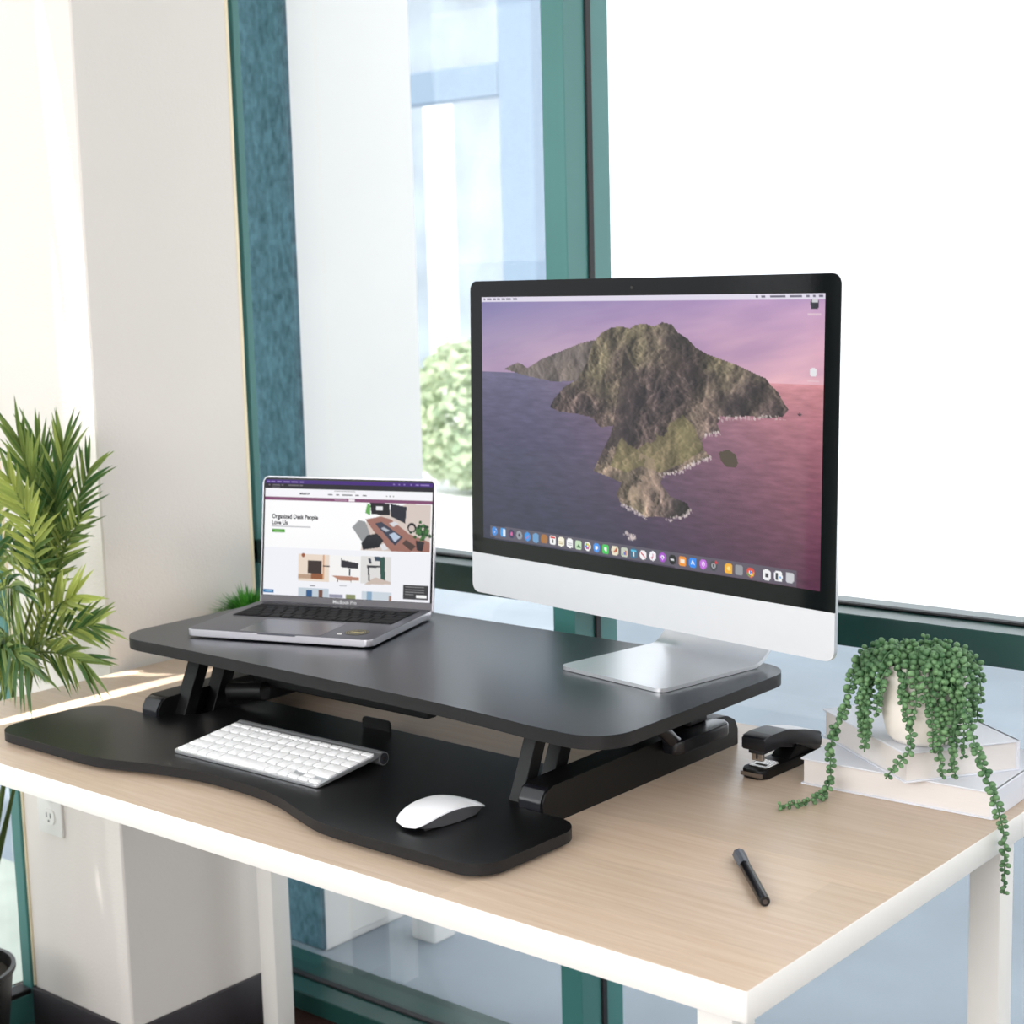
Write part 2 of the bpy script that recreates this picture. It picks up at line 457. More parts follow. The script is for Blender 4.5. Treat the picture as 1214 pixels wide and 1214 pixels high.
# keyboard tray
tz = .0194
front = [(-1.302, .054), (-1.085, .0545), (-1.04, .060), (-.985, .078), (-.93, .092), (-.87, .0995), (-.80, .0985), (-.735, .090), (-.67, .069), (-.625, .055), (-.585, .0505), (-.362, .0505)]
fr = spline([(x, y, 0) for x, y in front[1:-1]], 40)
pts = [front[0]] + [(p.x, p.y) for p in fr] + [front[-1]]
pts += [(-.360, .231), (-.452, .231), (-.455, .262), (-.500, .262), (-.503, .385), (-1.115, .392), (-1.118, .272), (-1.188, .272), (-1.192, .238), (-1.302, .238)]
rad = [.042] + [0] * (len(fr)) + [.040, .040, .006, .014, .014, .03, .03, .014, .014, .006, .055]
pts = rounded(pts, rad, 10)
bm = new_bm(); prism(bm, pts, tz - .0135, tz, .001, 2)
for f in bm.faces: f.material_index = 0 if f.calc_center_median().z > tz - .0004 else 1
tray = obj('keyboard_tray', rel(bm, RL), [M_tray, M_blackedge], riser, True, 30)
# little stop tab at the back of the tray
bm = new_bm()
prism(bm, rounded([(-.872, 0), (-.818, 0), (-.818, .026), (-.872, .026)], [0, 0, .005, .005], 5), .376, .380, .0005, 1,
      Matrix(((1, 0, 0, 0), (0, 0, 1, 0), (0, 1, 0, .008), (0, 0, 0, 1))))
obj('device_stop', rel(bm, RL), M_bmetal, riser)
# base rails
def rail(x0, x1):
    prof = [(.236, .004), (.236, .030), (.243, .041), (.255, .046), (.60, .050), (.635, .046), (.655, .036), (.662, .022), (.662, .0)]
    prof += [(.262, .0), (.240, .0)]
    prof = rounded(prof, [.002, .012, .008, .01, .02, .02, .012, .006, .001, .001, .002], 5)
    bm = new_bm(); prism_x(bm, prof, x0, x1, .004, 3)
    return bm
for (x0, x1) in ((-.466, -.4275), (-1.192, -1.153)):
    r = obj('base_rail', rel(rail(x0, x1), RL), M_bmetal, riser, True, 40)
    bm = new_bm()
    prism_x(bm, rounded([(.2335, .008), (.2335, .030), (.243, .043), (.252, .046), (.252, .008)], [.004, .012, .006, .003, .001], 5), x0 + .003, x1 - .003, .002, 2)
    obj('end_cap', rel(bm, RL), M_bsheen, r, True, 40)
# lift arms
def arm(x0, x1, yb, zb, yt, zt, w):
    bm = new_bm()
    d = Vector((yt - yb, zt - zb)).normalized(); n = Vector((d.y, -d.x)) * w
    prism_x(bm, [(yb, zb), (yb + n.x, zb + n.y), (yt + n.x, zt + n.y), (yt, zt)], x0, x1, .0008, 1)
    return bm
for (x0, x1) in ((-.490, -.470), (-1.158, -1.132)):
    obj('lift_arm', rel(arm(x0, x1, .243 if x0 > -1 else .262, .012, .288 if x0 > -1 else .308, .1145, .02), RL), M_bmetal, riser)
    obj('lift_arm', rel(arm(x0, x1, .298 if x0 > -1 else .318, .012, .345 if x0 > -1 else .362, .1145, .022), RL), M_bmetal, riser)
    bm = new_bm(); box(bm, x0 - .002, x1 + .004, .285, .58, .098, .114, .002, 1); obj('platform_bracket', rel(bm, RL), M_bmetal, riser)
    # scissor bar from the rear of the rail up to the platform
    bm = new_bm(); a = Vector((0, .60, .03)); b = Vector((0, .36, .104))
    d = (b - a).normalized(); nn = Vector((0, -d.z, d.y)) * .011
    prism_x(bm, [((a - nn).y, (a - nn).z), ((b - nn).y, (b - nn).z), ((b + nn).y, (b + nn).z), ((a + nn).y, (a + nn).z)], x0 + .004, x1 - .004, .001, 1)
    obj('scissor_bar', rel(bm, RL), M_bmetal, riser)
# cross members
bm = new_bm(); box(bm, -1.153, -.466, .612, .640, .012, .044, .003, 2); obj('cross_bar', rel(bm, RL), M_bmetal, riser)
bm = new_bm(); tube(bm, [(-1.16, .50, .094), (-.47, .50, .094)], .010, 14); obj('cross_bar', rel(bm, RL), M_bmetal, riser)
bm = new_bm()
tube(bm, [(-1.120, .345, .040), (-1.06, .36, .046)], .014, 14)
box(bm, -1.10, -.74, .372, .392, .050, .105, .002, 1)
obj('spring_housing', rel(bm, RL), M_bmetal, riser)
# squeeze handle on the right
bm = new_bm()
tube(bm, spline([(-.425, .42, .098), (-.415, .46, .070), (-.410, .485, .047), (-.41, .50, .040)], 14), [.009] * 15, 12)
prism(bm, rounded([(-.425, .475), (-.396, .475), (-.396, .598), (-.425, .598)], [.004, .012, .012, .004], 6), .034, .052, .004, 3)
obj('release_handle', rel(bm, RL), M_bsheen, riser)
bm = new_bm(); tube(bm, [(-.44, .42, .106), (-.44, .60, .100)], .006, 10); box(bm, -.462, -.425, .54, .585, .05, .114, .004, 1)
obj('gas_spring', rel(bm, RL), M_bmetal, riser)

# ------------------------------------------------------------------ all-in-one computer
IA, IT = R(-8.9), R(1.47)
IX, IY, IZ = -.7894, .5288, H + .069
def iM(): return Matrix.Rotation(IA, 4, 'Z')
mon = thing('desktop_computer', 'large silver all-in-one computer on an L-shaped aluminium foot showing a rocky island', 'computer', (-.4685, .478, H), IA)
# local frame of the panel: x along width, z up; origin of panel = bottom-left front corner
panelM = Matrix.Translation((-.325, 0, .069)) @ Matrix.Rotation(-IT, 4, 'X') @ Matrix(((1, 0, 0, 0), (0, 0, -1, 0), (0, 1, 0, 0), (0, 0, 0, 1)))
# panelM maps (u, v, depth towards the viewer) to the local frame
PW, PH, CH = .648, .442, .0575
outline = rounded([(0, 0), (PW, 0), (PW, PH), (0, PH)], .013, 8)
def frame_prism(bm, pts, d0, d1, bev=0, segs=2): return prism(bm, pts, d0, d1, bev, segs, panelM)
# enclosure: thin rim with a bulged back
bm = new_bm()
rings = []
for s, d in ((1.0, -.0005), (1.0, -.005), (.97, -.009), (.86, -.020), (.66, -.031), (.40, -.038), (.15, -.040)):
    rings.append([bm.verts.new(panelM @ Vector((PW / 2 + (x - PW / 2) * s, PH / 2 + (y - PH / 2) * s, d))) for x, y in outline])
n = len(outline)
for i in range(len(rings) - 1):
    for k in range(n): bm.faces.new((rings[i][k], rings[i][(k + 1) % n], rings[i + 1][(k + 1) % n], rings[i + 1][k]))
bm.faces.new(rings[0]); bm.faces.new(rings[-1])
obj('enclosure', bm, M_alu, mon, True, 40)
bm = new_bm()
frame_prism(bm, rounded([(0, 0), (PW, 0), (PW, CH), (0, CH)], [.013, .013, 0, 0], 8), -.0005, .0008)
obj('chin', bm, M_chin, mon, True, 30)
bm = new_bm()
frame_prism(bm, rounded([(0, CH), (PW, CH), (PW, PH), (0, PH)], [0, 0, .013, .013], 8), -.0005, .0008)
bez = obj('bezel', bm, M_bezel, mon, True, 30)
bm = new_bm(); tube(bm, [panelM @ Vector((.3206, .4295, .0008)), panelM @ Vector((.3206, .4295, .0011))], .0022, 12); obj('webcam', bm, M_slot, bez)

# screen picture: dusk sky, sea and a rocky island
pw, ph = 500, 282
P = Pic(pw, ph, .601 / .338)
src = [(80, 133), (1112, 122), (1095, 1010), (92, 855)]
Z = homog(src, [(0, 0), (1, 0), (1, 1), (0, 1)])
u, v = P.u, P.v
def mix3(a, b, t): return np.asarray(a, float) * (1 - t[..., None]) + np.asarray(b, float) * t[..., None]
nz = np.zeros((ph, pw)); nz2 = np.zeros((ph, pw)); ns = np.zeros((ph, pw)); nrow = np.zeros((ph, pw))
for j in range(ph):
    for i in range(pw):
        x = i / pw * 1.78; y = j / ph
        nz[j, i] = noise.fractal((x * 5, y * 6, 1.3), 1.0, 2.1, 6)
        nz2[j, i] = noise.ridged_multi_fractal((x * 7 + y * 2, y * 7 - x * 1.5, 4.7), .9, 2.2, 5, 1.0, 2.0)
        ns[j, i] = noise.fractal((x * 1.5 - y * .8, y * 9 + x * 1.2, 7.7), 1.0, 2.0, 4)
        nrow[j, i] = noise.fractal((x * 12, y * 70, 2.2), .8, 2.0, 3)
hz = .305
tsky = np.clip(v / hz, 0, 1)
top = mix3((126, 122, 172), (196, 160, 200), np.clip(u * 1.1, 0, 1)); bot = mix3((196, 168, 190), (246, 190, 196), np.clip(u, 0, 1))
sky = top * (1 - tsky[..., None]) + bot * tsky[..., None]
cl = np.clip(.5 + ns * .9, 0, 1)
sky = sky * (1 - .32 * cl[..., None]) + np.array((110, 92, 150)) * (.32 * cl[..., None])
tsea = np.clip((v - hz) / (1 - hz), 0, 1) ** .75
sea = mix3(mix3((110, 106, 136), (214, 146, 152), np.clip((u - .15) * 1.3, 0, 1) ** 1.1), mix3((50, 50, 74), (92, 50, 72), np.clip((u - .25) * 1.35, 0, 1) ** 1.5), tsea)
sea = sea * (1 + .10 * nrow[..., None])
P.a[:] = np.where((v < hz)[..., None], sky, sea)
# reflection-free far headland
Pz = lambda L: [Z(p) for p in L]
far = Pz([(150, 350), (172, 338), (190, 330), (205, 336), (220, 347), (262, 320), (330, 292), (380, 272), (420, 262), (440, 280), (420, 350), (360, 385), (300, 388), (225, 372), (200, 365)])
mfar = P.mask_poly(far); farc = mix3((88, 84, 86), (124, 112, 104), np.clip(.5 + nz * .8, 0, 1)); P.fill(mfar, np.clip(farc * (1 + np.clip((np.roll(nz2, 3, 1) - nz2) * .8, -.45, .5))[..., None], 10, 230))
isl = Pz([(288, 465), (300, 440), (330, 405), (370, 380), (400, 330), (415, 275), (440, 242), (470, 226), (500, 221), (528, 228), (545, 216), (575, 214), (600, 222), (625, 209), (655, 216), (672, 240), (700, 258), (725, 285), (760, 305), (800, 320), (840, 334), (880, 352), (935, 378), (952, 400), (972, 420), (985, 445), (1002, 470), (985, 492), (940, 497), (880, 490), (830, 494), (800, 492), (790, 515), (800, 538), (760, 545), (745, 560), (750, 590), (770, 612), (720, 632), (680, 655), (630, 668), (620, 690), (650, 730), (700, 750), (712, 772), (690, 788), (650, 796), (610, 790), (575, 792), (540, 768), (500, 748), (490, 725), (505, 690), (460, 670), (420, 655), (440, 610), (470, 550), (478, 520), (440, 525), (415, 495), (370, 484), (320, 478)])
mi = P.mask_poly(isl)
ridge = np.clip(nz2 / 2.0, 0, 1)
rock = mix3((56, 48, 50), (160, 136, 122), np.clip(ridge * .75 + nz * .55 + .08, 0, 1))
gr = mix3((60, 56, 50), (112, 106, 80), np.clip(.5 + nz * .9, 0, 1))
rel_ = (np.roll(nz2, -3, 1) - nz2) * .55 + (np.roll(nz2, -2, 0) - nz2) * .35 + (np.roll(nz, -3, 1) - nz) * 1.2
hgt = np.clip((.52 - v) / .25, 0, 1)
gmix = np.clip(hgt * .75 + nz * .9, 0, 1)[..., None] * .75
c = rock * (1 - gmix) + gr * gmix
c = np.clip(c * (1 + np.clip(-rel_ * 1.5, -.6, .75))[..., None], 14, 235)
P.fill(mi, c)
# shaded western flank and lit spur
sh = Pz([(510, 300), (545, 350), (560, 400), (600, 420), (560, 470), (520, 540), (470, 600), (430, 655), (440, 600), (478, 520), (490, 440), (500, 380)])
P.fill(P.mask_poly(sh) & mi & (nz + ridge * .5 < .62), np.array((40, 34, 38)), .5)
sh = Pz([(610, 290), (680, 300), (740, 350), (760, 370), (700, 380), (640, 350)])
P.fill(P.mask_poly(sh) & mi & (nz < .05), np.array((58, 48, 46)), .4)
sp = Pz([(560, 480), (640, 440), (720, 520), (750, 590), (690, 630), (620, 660), (560, 640), (520, 660), (470, 640), (500, 560)])
P.fill(P.mask_poly(sp) & mi & (nz > -.05), np.array((126, 122, 70)), .45)
sp = Pz([(560, 600), (600, 620), (620, 700), (610, 760), (560, 760), (520, 740), (540, 680)])
P.fill(P.mask_poly(sp) & mi & (nz2 > .9), np.array((176, 152, 134)), .45)
P.poly(Pz([(795, 598), (822, 590), (845, 605), (852, 630), (845, 645), (815, 640), (800, 620)]), (84, 74, 60))
P.poly(Pz([(1028, 486), (1036, 480), (1042, 487), (1034, 490)]), (70, 58, 62))
# surf along the shore
for L in ([(620, 668), (680, 655), (720, 632), (770, 612)], [(640, 800), (690, 790), (712, 772)], [(505, 752), (545, 775), (580, 795)], [(800, 497), (880, 494), (990, 494)], [(750, 548), (800, 540)], [(515, 838), (545, 850), (530, 858)]):
    q = Pz(L)
    for a, b in zip(q[:-1], q[1:]):
        for t in np.linspace(0, 1, 26):
            P.disc(a[0] + (b[0] - a[0]) * t + random.uniform(-.004, .004), a[1] + (b[1] - a[1]) * t + random.uniform(-.006, .008), random.uniform(.002, .006), (214, 200, 196), random.uniform(.25, .8))
# menu bar
P.rect(0, 0, 1, .021, (226, 220, 236))
for k, (a, b) in enumerate([(.008, .013), (.02, .035), (.042, .052), (.056, .066), (.072, .084), (.088, .104), (.112, .126), (.83, .836), (.845, .855), (.866, .904), (.914, .944), (.955, .962), (.97, .976), (.985, .994)]):
    P.rect(a, .007, b, .014, (70, 66, 84), .75)
# desktop icons
q = Z((1080, 165)); P.rrect(q[0], q[1] - .012, .017, (60, 60, 66)); P.rect(q[0] - .007, q[1] - .026, q[0] + .007, q[1] - .018, (210, 210, 214)); P.rect(q[0] - .016, q[1] + .02, q[0] + .016, q[1] + .026, (235, 215, 220), .6)
q = Z((1076, 365)); P.rrect(q[0], q[1] - .006, .014, (235, 235, 238)); P.rect(q[0] - .014, q[1] + .02, q[0] + .014, q[1] + .026, (235, 215, 220), .6)
# dock
d0 = Z((112, 818)); d1 = Z((1026, 948)); d2 = Z((1026, 998)); d3 = Z((112, 853))
P.poly([d0, d1, d2, d3], (96, 90, 104), .9)
icons = [(125, 836, (70, 140, 220), 'd'), (151, 840, (70, 160, 235), 's'), (176, 844, (60, 50, 90), 'd'), (199, 848, (150, 155, 165), 'd'), (224, 852, (60, 150, 230), 'd'), (249, 856, (110, 160, 205), 's'), (274, 859, (170, 115, 60), 's'), (300, 862, (245, 245, 245), 's'), (325, 867, (250, 245, 225), 's'), (351, 871, (250, 250, 250), 's'), (377, 876, (200, 225, 190), 's'), (404, 880, (245, 245, 245), 'd'), (431, 884, (70, 150, 240), 'd'), (458, 888, (70, 205, 90), 's'), (486, 892, (235, 225, 200), 's'), (514, 897, (200, 205, 190), 's'), (542, 900, (60, 110, 140), 's'), (570, 905, (248, 240, 244), 'd'), (599, 908, (248, 244, 250), 'd'), (628, 912, (170, 80, 205), 'd'), (658, 918, (20, 20, 22), 'd'), (688, 923, (240, 150, 50), 's'), (718, 927, (50, 140, 240), 's'), (749, 931, (200, 110, 225), 'd'), (780, 936, (70, 72, 76), 'd'), (825, 944, (245, 180, 60), 's'), (855, 948, (150, 152, 158), 's'), (890, 955, (230, 80, 60), 'd'), (938, 962, (240, 240, 242), 's'), (972, 966, (245, 246, 248), 's'), (1006, 970, (205, 205, 210), 's')]
for k, (x, y, col, sh) in enumerate(icons):
    q = Z((x, y)); r = .0182
    if sh == 'd': P.disc(q[0], q[1], r, col)
    else: P.rrect(q[0], q[1], r, col)
    if k == 0: P.poly([(q[0] - .003, q[1] + .009), (q[0] + .006, q[1] - .010), (q[0] + .002, q[1] + .003)], (240, 240, 250))
    if k == 1: P.rect(q[0], q[1] - .013, q[0] + .008, q[1] + .013, (235, 245, 255))
    if k == 2: P.disc(q[0], q[1], .008, (215, 100, 160))
    if k == 3: P.disc(q[0], q[1], .007, (70, 72, 80))
    if k == 4: P.poly([(q[0] - .005, q[1] + .010), (q[0] + .006, q[1] - .012), (q[0] + .002, q[1] + .003)], (245, 90, 80))
    if k == 7: P.rect(q[0] - .008, q[1] - .015, q[0] + .008, q[1] - .007, (220, 60, 55)); P.rect(q[0] - .002, q[1] - .002, q[0] + .002, q[1] + .010, (70, 70, 70))
    if k in (8, 9): [P.rect(q[0] - .007, q[1] + dv, q[0] + .007, q[1] + dv + .002, (190, 170, 110) if k == 8 else (180, 180, 185)) for dv in (-.006, 0, .006)]
    if k == 10: P.poly([(q[0] - .008, q[1] + .012), (q[0], q[1] - .004), (q[0] + .008, q[1] + .012)], (70, 120, 80))
    if k == 11:
        for t, cc in enumerate(((240, 160, 50), (230, 80, 70), (170, 90, 190), (70, 130, 220), (80, 180, 90), (230, 210, 60))):
            P.disc(q[0] + .0045 * math.cos(t * 1.047), q[1] + .008 * math.sin(t * 1.047), .0052, cc)
    if k in (12, 13): P.disc(q[0], q[1], .008, (250, 250, 252))
    if k == 14: P.poly([(q[0] - .007, q[1] + .010), (q[0] + .006, q[1] - .012), (q[0] + .008, q[1] + .002)], (190, 90, 50))
    if k == 15:
        for t, cc in enumerate(((70, 160, 80), (60, 120, 210), (220, 80, 60))): P.rect(q[0] - .007 + t * .005, q[1] + .008 - t * .008, q[0] - .003 + t * .005, q[1] + .012, cc)
    if k == 16: P.rect(q[0] - .008, q[1] - .013, q[0] + .008, q[1] - .006, (90, 190, 225)); P.rect(q[0] - .002, q[1] - .004, q[0] + .002, q[1] + .012, (235, 235, 235))
    if k == 17: P.poly([(q[0] - .006, q[1] - .010), (q[0] + .006, q[1] + .004), (q[0] + .006, q[1] + .010), (q[0] - .006, q[1] - .004)], (205, 50, 70))
    if k == 18: P.rect(q[0] - .001, q[1] - .009, q[0] + .001, q[1] + .006, (225, 70, 120)); P.disc(q[0] - .002, q[1] + .007, .004, (225, 70, 120))
    if k in (19, 23): P.disc(q[0], q[1], .008, (245, 235, 250)); P.disc(q[0], q[1], .0045, col)
    if k == 20: P.rect(q[0] - .005, q[1] - .004, q[0] + .005, q[1] + .004, (220, 220, 224))
    if k == 21: P.rect(q[0] - .006, q[1] - .006, q[0] + .006, q[1] + .008, (250, 235, 215))
    if k == 22: P.poly([(q[0] - .006, q[1] + .009), (q[0], q[1] - .011), (q[0] + .006, q[1] + .009), (q[0], q[1] + .002)], (240, 245, 255))
    if k == 24: P.disc(q[0], q[1], .010, (160, 160, 166)); P.disc(q[0], q[1], .005, (60, 62, 66)); P.disc(q[0] + .007, q[1] - .013, .006, (225, 55, 55))
    if k == 25: P.disc(q[0], q[1], .008, (255, 225, 130))
    if k == 27: P.poly([(q[0] - .009, q[1] - .004), (q[0], q[1] + .016), (q[0] - .008, q[1] + .012)], (70, 165, 85)); P.poly([(q[0] + .009, q[1] - .004), (q[0], q[1] + .016), (q[0] + .008, q[1] + .012)], (240, 200, 60)); P.disc(q[0], q[1], .0075, (245, 245, 250)); P.disc(q[0], q[1], .0055, (70, 130, 225))
    if k == 28: P.rect(q[0] - .003, q[1] - .004, q[0] + .004, q[1] + .008, (70, 70, 76))
    if k == 29: P.rect(q[0] - .006, q[1] - .012, q[0] - .001, q[1] + .012, (60, 62, 66)); P.rect(q[0] + .003, q[1] - .002, q[0] + .008, q[1] + .006, (90, 170, 235))
    if k == 30: [P.rect(q[0] + dx, q[1] - .012, q[0] + dx + .0012, q[1] + .013, (150, 150, 156)) for dx in (-.006, -.002, .002, .006)]
M_scr = screen_mat('computer_screen', .95, .05, .25)
sM = panelM @ Matrix.Translation((.0255, .0802, .0011))
P.grid_obj('screen', .601, .3395, M_scr, mon, sM)
# foot: one bent plate, flat in front then sweeping up behind the panel
bm = new_bm()
wF = .094
prof = [(-.047, .0)] + [(-.047 + .015 * t, .0) for t in (.3, 1, 3)] + [(.125, .0)]
arc = [(.125 + .042 * math.sin(a), .042 - .042 * math.cos(a)) for a in [R(t) for t in range(10, 101, 10)]]
prof = [(-.047 + (.172) * k / 10, 0.0) for k in range(11)] + arc
last = arc[-1]; prof += [(last[0] - .09 * t * .55, last[1] + .10 * t) for t in (.33, .66, 1.0)]
th = .0048
lo = []; hi = []
def nrm(i):
    a = Vector(prof[max(i - 1, 0)]); b = Vector(prof[min(i + 1, len(prof) - 1)]); d = (b - a).normalized(); return Vector((-d.y, d.x))
rows = []
for i, (py, pz) in enumerate(prof):
    nn = nrm(i); w = wF
    s = py - prof[0][0]
    if s < .014 and i < 5:
        w = wF - .014 + math.sqrt(max(0, .014 ** 2 - (.014 - s) ** 2))
    rows.append((py, pz, nn, w))
# denser rows at the rounded front corners
extra = []
for s in (0, .001, .003, .006, .010):
    extra.append((prof[0][0] + s, 0.0, Vector((0, 1)), wF - .014 + math.sqrt(max(0, .014 ** 2 - (.014 - s) ** 2))))
rows = extra + rows[1:]
grid = []
for (py, pz, nn, w) in rows:
    grid.append([bm.verts.new((-w, py, pz)), bm.verts.new((w, py, pz)), bm.verts.new((w, py + nn.x * th, pz + nn.y * th)), bm.verts.new((-w, py + nn.x * th, pz + nn.y * th))])
for a, b in zip(grid[:-1], grid[1:]):
    for k in range(4): bm.faces.new((a[k], a[(k + 1) % 4], b[(k + 1) % 4], b[k]))
bm.faces.new(grid[0]); bm.faces.new(list(reversed(grid[-1])))
for vv in bm.verts: vv.co.z += .0006
obj('stand_foot', bm, M_alu, mon, True, 30)

# ------------------------------------------------------------------ laptop
LY = R(18.7)
lap = thing('laptop', 'open grey laptop showing a shop website, standing at the left end of the riser', 'laptop', (-1.147, .289, H), LY)
LW, LD = .303, .2165
bm = new_bm()
prism(bm, rounded([(0, 0), (LW, 0), (LW, LD), (0, LD)], .010, 8), .003, .0135, .0016, 3)
for f in bm.faces:
    f.material_index = 1 if f.calc_center_median().z < .0130 else 0
base = obj('base', bm, [M_gray, M_graylt], lap, True, 30)
for fx in (.03, LW - .03):
    for fy in (.03, LD - .03):
        bm = new_bm(); tube(bm, [(fx, fy, 0), (fx, fy, .0032)], .006, 12); obj('foot_pad', bm, M_slot, lap)
bm = new_bm(); prism(bm, rounded([(.016, .104), (LW - .016, .104), (LW - .016, .203), (.016, .203)], .002, 3), .0134, .01362); obj('keyboard_well', bm, M_keyblk, lap)
bm = new_bm(); prism(bm, rounded([(.085, .006), (.219, .006), (.219, .090), (.085, .090)], .004, 5), .01345, .0137)
obj('trackpad', bm, mat('trackpad_glass', (96, 97, 106), .25, metal=.5), lap)
bm = new_bm(); box(bm, .12, .183, -.0002, .0015, .0112, .0138, .0004, 1); obj('lid_notch', bm, M_gray, lap)
kk = []
def lap_key(x, y, w, h):
    bm = new_bm(); box(bm, 0, w, 0, h, .0136, .0146, .0004, 1)
    o = obj('key', bm, M_keyblk, lap); o.location = (x, y, 0); return o
rows_l = [(.186, .0125, [1] * 13), (.1655, .0165, [1] * 13 + [1.5]), (.1475, .0165, [1.5] + [1] * 13), (.1295, .0165, [1.75] + [1] * 11 + [1.75]), (.1115, .0165, [2.25] + [1] * 10 + [2.25])]
x_a, x_b = .0175, LW - .0175
proto_cache = {}
for (y, h, ws) in rows_l[1:] + [(.105, .0055, [1, 1, 1, 1.25, 5, 1.25, 1, 1, 1, 1])]:
    tot = sum(ws); g = .0024; unit = (x_b - x_a - g * (len(ws) - 1)) / tot; x = x_a
    for w in ws:
        key = (round(w * unit, 4), h)
        if key not in proto_cache: proto_cache[key] = lap_key(x, y, w * unit, h)
        else:
            o = proto_cache[key].copy(); COL.objects.link(o); o.location = (x, y, 0)
        x += w * unit + g
bm = new_bm(); box(bm, x_a, x_b, .1868, .2005, .0136, .0144, .0003, 1); obj('touch_bar', bm, M_bezel, lap)
# round gold sticker on the palm rest
bm = new_bm(); lathe(bm, [(.0005, .0140), (.018, .0140), (.018, .01355)], 32, (.262, .040, 0)); st = obj('sticker', bm, mat('dark_sticker', (44, 44, 44), .5), lap); st['label'] = 'round dark sticker with gold lines'
bm = new_bm()
for r in (.0165, .013, .0095):
    for k in range(40):
        a0, a1 = 2 * PI * k / 40, 2 * PI * (k + .6) / 40
        vs = [bm.verts.new((.262 + q * math.cos(a), .040 + q * math.sin(a), .01412)) for q, a in ((r, a0), (r, a1), (r - .0011, a1), (r - .0011, a0))]
        bm.faces.new(vs)
box(bm, .252, .272, .0385, .0415, .0140, .01413)
obj('sticker_print', bm, mat('gold_print', (190, 172, 110), .4), st)
bm = new_bm(); box(bm, .238, .245, .023, .027, .0135, .0139); obj('sticker', bm, M_white, lap)
# lid
LT = R(8.0)
lidM = Matrix.Translation((0, LD - .001, .0095)) @ Matrix.Rotation(-LT, 4, 'X') @ Matrix(((1, 0, 0, 0), (0, 0, -1, 0), (0, 1, 0, 0), (0, 0, 0, 1)))
LH = .2035
bm = new_bm()
prism(bm, rounded([(0, 0), (LW, 0), (LW, LH), (0, LH)], [.002, .002, .010, .010], 8), -.0045, 0, .0012, 2, lidM)
obj('lid', bm, M_graylt, lap, True, 30)
bm = new_bm(); prism(bm, rounded([(.0022, .014), (LW - .0022, .014), (LW - .0022, LH - .0022), (.0022, LH - .0022)], [0, 0, .008, .008], 8), -.0005, .0004, 0, 1, lidM)
obj('bezel', bm, M_bezel, lap)
bm = new_bm(); prism(bm, [(.0022, .003), (LW - .0022, .003), (LW - .0022, .0142), (.0022, .0142)], -.0005, .0004, 0, 1, lidM)
chin = obj('chin', bm, mat('dark_grey_chin', (92, 90, 94), .4, metal=.3), lap)
bm = new_bm(); tube(bm, [lidM @ Vector((.03, -.001, -.003)), lidM @ Vector((LW - .03, -.001, -.003))], .0045, 12); obj('hinge', bm, M_keyblk, lap)
M_txtw = emit_mat('white_letters', (225, 225, 228), .9)
text_obj('logo_text', 'MacBook Pro', .0075, M_txtw, chin, lidM @ Matrix.Translation((LW / 2, .0058, .0007)), .0001, 'CENTER')
# website picture
P = Pic(330, 208, 1.59)
Zl = homog([(72, 84), (1118, 104), (1078, 848), (38, 798)], [(0, 0), (1, 0), (1, 1), (0, 1)])
def lp(L): return [Zl(p) for p in L]
P.a[:] = (246, 246, 250)
P.rect(0, 0, 1, .035, (66, 34, 122)); P.rect(0, .033, 1, .075, (34, 31, 40))
for a, b in ((.01, .03), (.035, .06), (.07, .10), (.11, .15), (.16, .20), (.21, .235), (.77, .78), (.80, .81), (.83, .84), (.87, .88), (.90, .92), (.93, .98)): P.rect(a, .013, b, .02, (170, 150, 215), .8)
for a, b in ((.02, .03), (.045, .09), (.10, .11), (.14, .205), (.21, .23)): P.rect(a, .042, b, .049, (150, 146, 152), .7)
P.rect(.04, .062, .09, .068, (120, 116, 122), .7)
for a, b in ((.42, .55),): P.rect(a, .083, b, .09, (120, 118, 120), .8)
for a, b in ((.385, .412), (.432, .452), (.47, .53), (.55, .57), (.59, .615)): P.rect(a, .112, b, .122, (60, 60, 64), .8)
for a in (.73, .75, .77): P.rect(a, .112, a + .008, .122, (90, 90, 94), .8)
P.rect(0, .146, 1, .178, (128, 74, 110))
P.rect(.425, .158, .50, .165, (215, 190, 205), .6); P.rect(.508, .153, .545, .172, (246, 240, 244))
P.rect(0, .178, 1, .585, (254, 254, 255))
P.rect(.045, .398, .285, .406, (176, 176, 180), .9)
P.rrect(.087, .443, .004, (74, 160, 44)); P.rect(.047, .428, .127, .458, (74, 160, 44)); P.rect(.062, .44, .112, .447, (220, 240, 210), .8)
# hero picture of a desk
hero = lp([(690, 225), (1103, 240), (1088, 535), (655, 520), (690, 350)])
P.poly(lp([(950, 232), (1103, 240), (1088, 535), (655, 522), (700, 330), (750, 320)]), (214, 200, 192))
P.poly(lp([(690, 330), (790, 312), (850, 330), (960, 420), (1088, 470), (1088, 535), (845, 528), (750, 420)]), (158, 112, 100))
P.poly(lp([(748, 355), (790, 345), (920, 440), (868, 492)]), (60, 64, 80)); P.poly(lp([(835, 425), (868, 410), (905, 440), (870, 470)]), (186, 200, 220)); P.poly(lp([(785, 385), (805, 378), (840, 400), (815, 408)]), (180, 186, 196))
P.poly(lp([(722, 225), (845, 232), (842, 305), (728, 298)]), (24, 24, 30)); P.poly(lp([(848, 232), (950, 252), (938, 356), (850, 312)]), (34, 36, 48)); P.rect(*Zl((760, 250)), *Zl((800, 275)), (235, 235, 238))
P.poly(lp([(605, 380), (650, 335), (690, 345), (715, 420), (668, 475)]), (150, 152, 154)); P.poly(lp([(660, 480), (700, 428), (760, 418), (800, 460), (770, 505), (670, 520)]), (40, 42, 46))
P.poly(lp([(690, 290), (705, 232), (722, 232), (722, 305)]), (96, 168, 84)); 
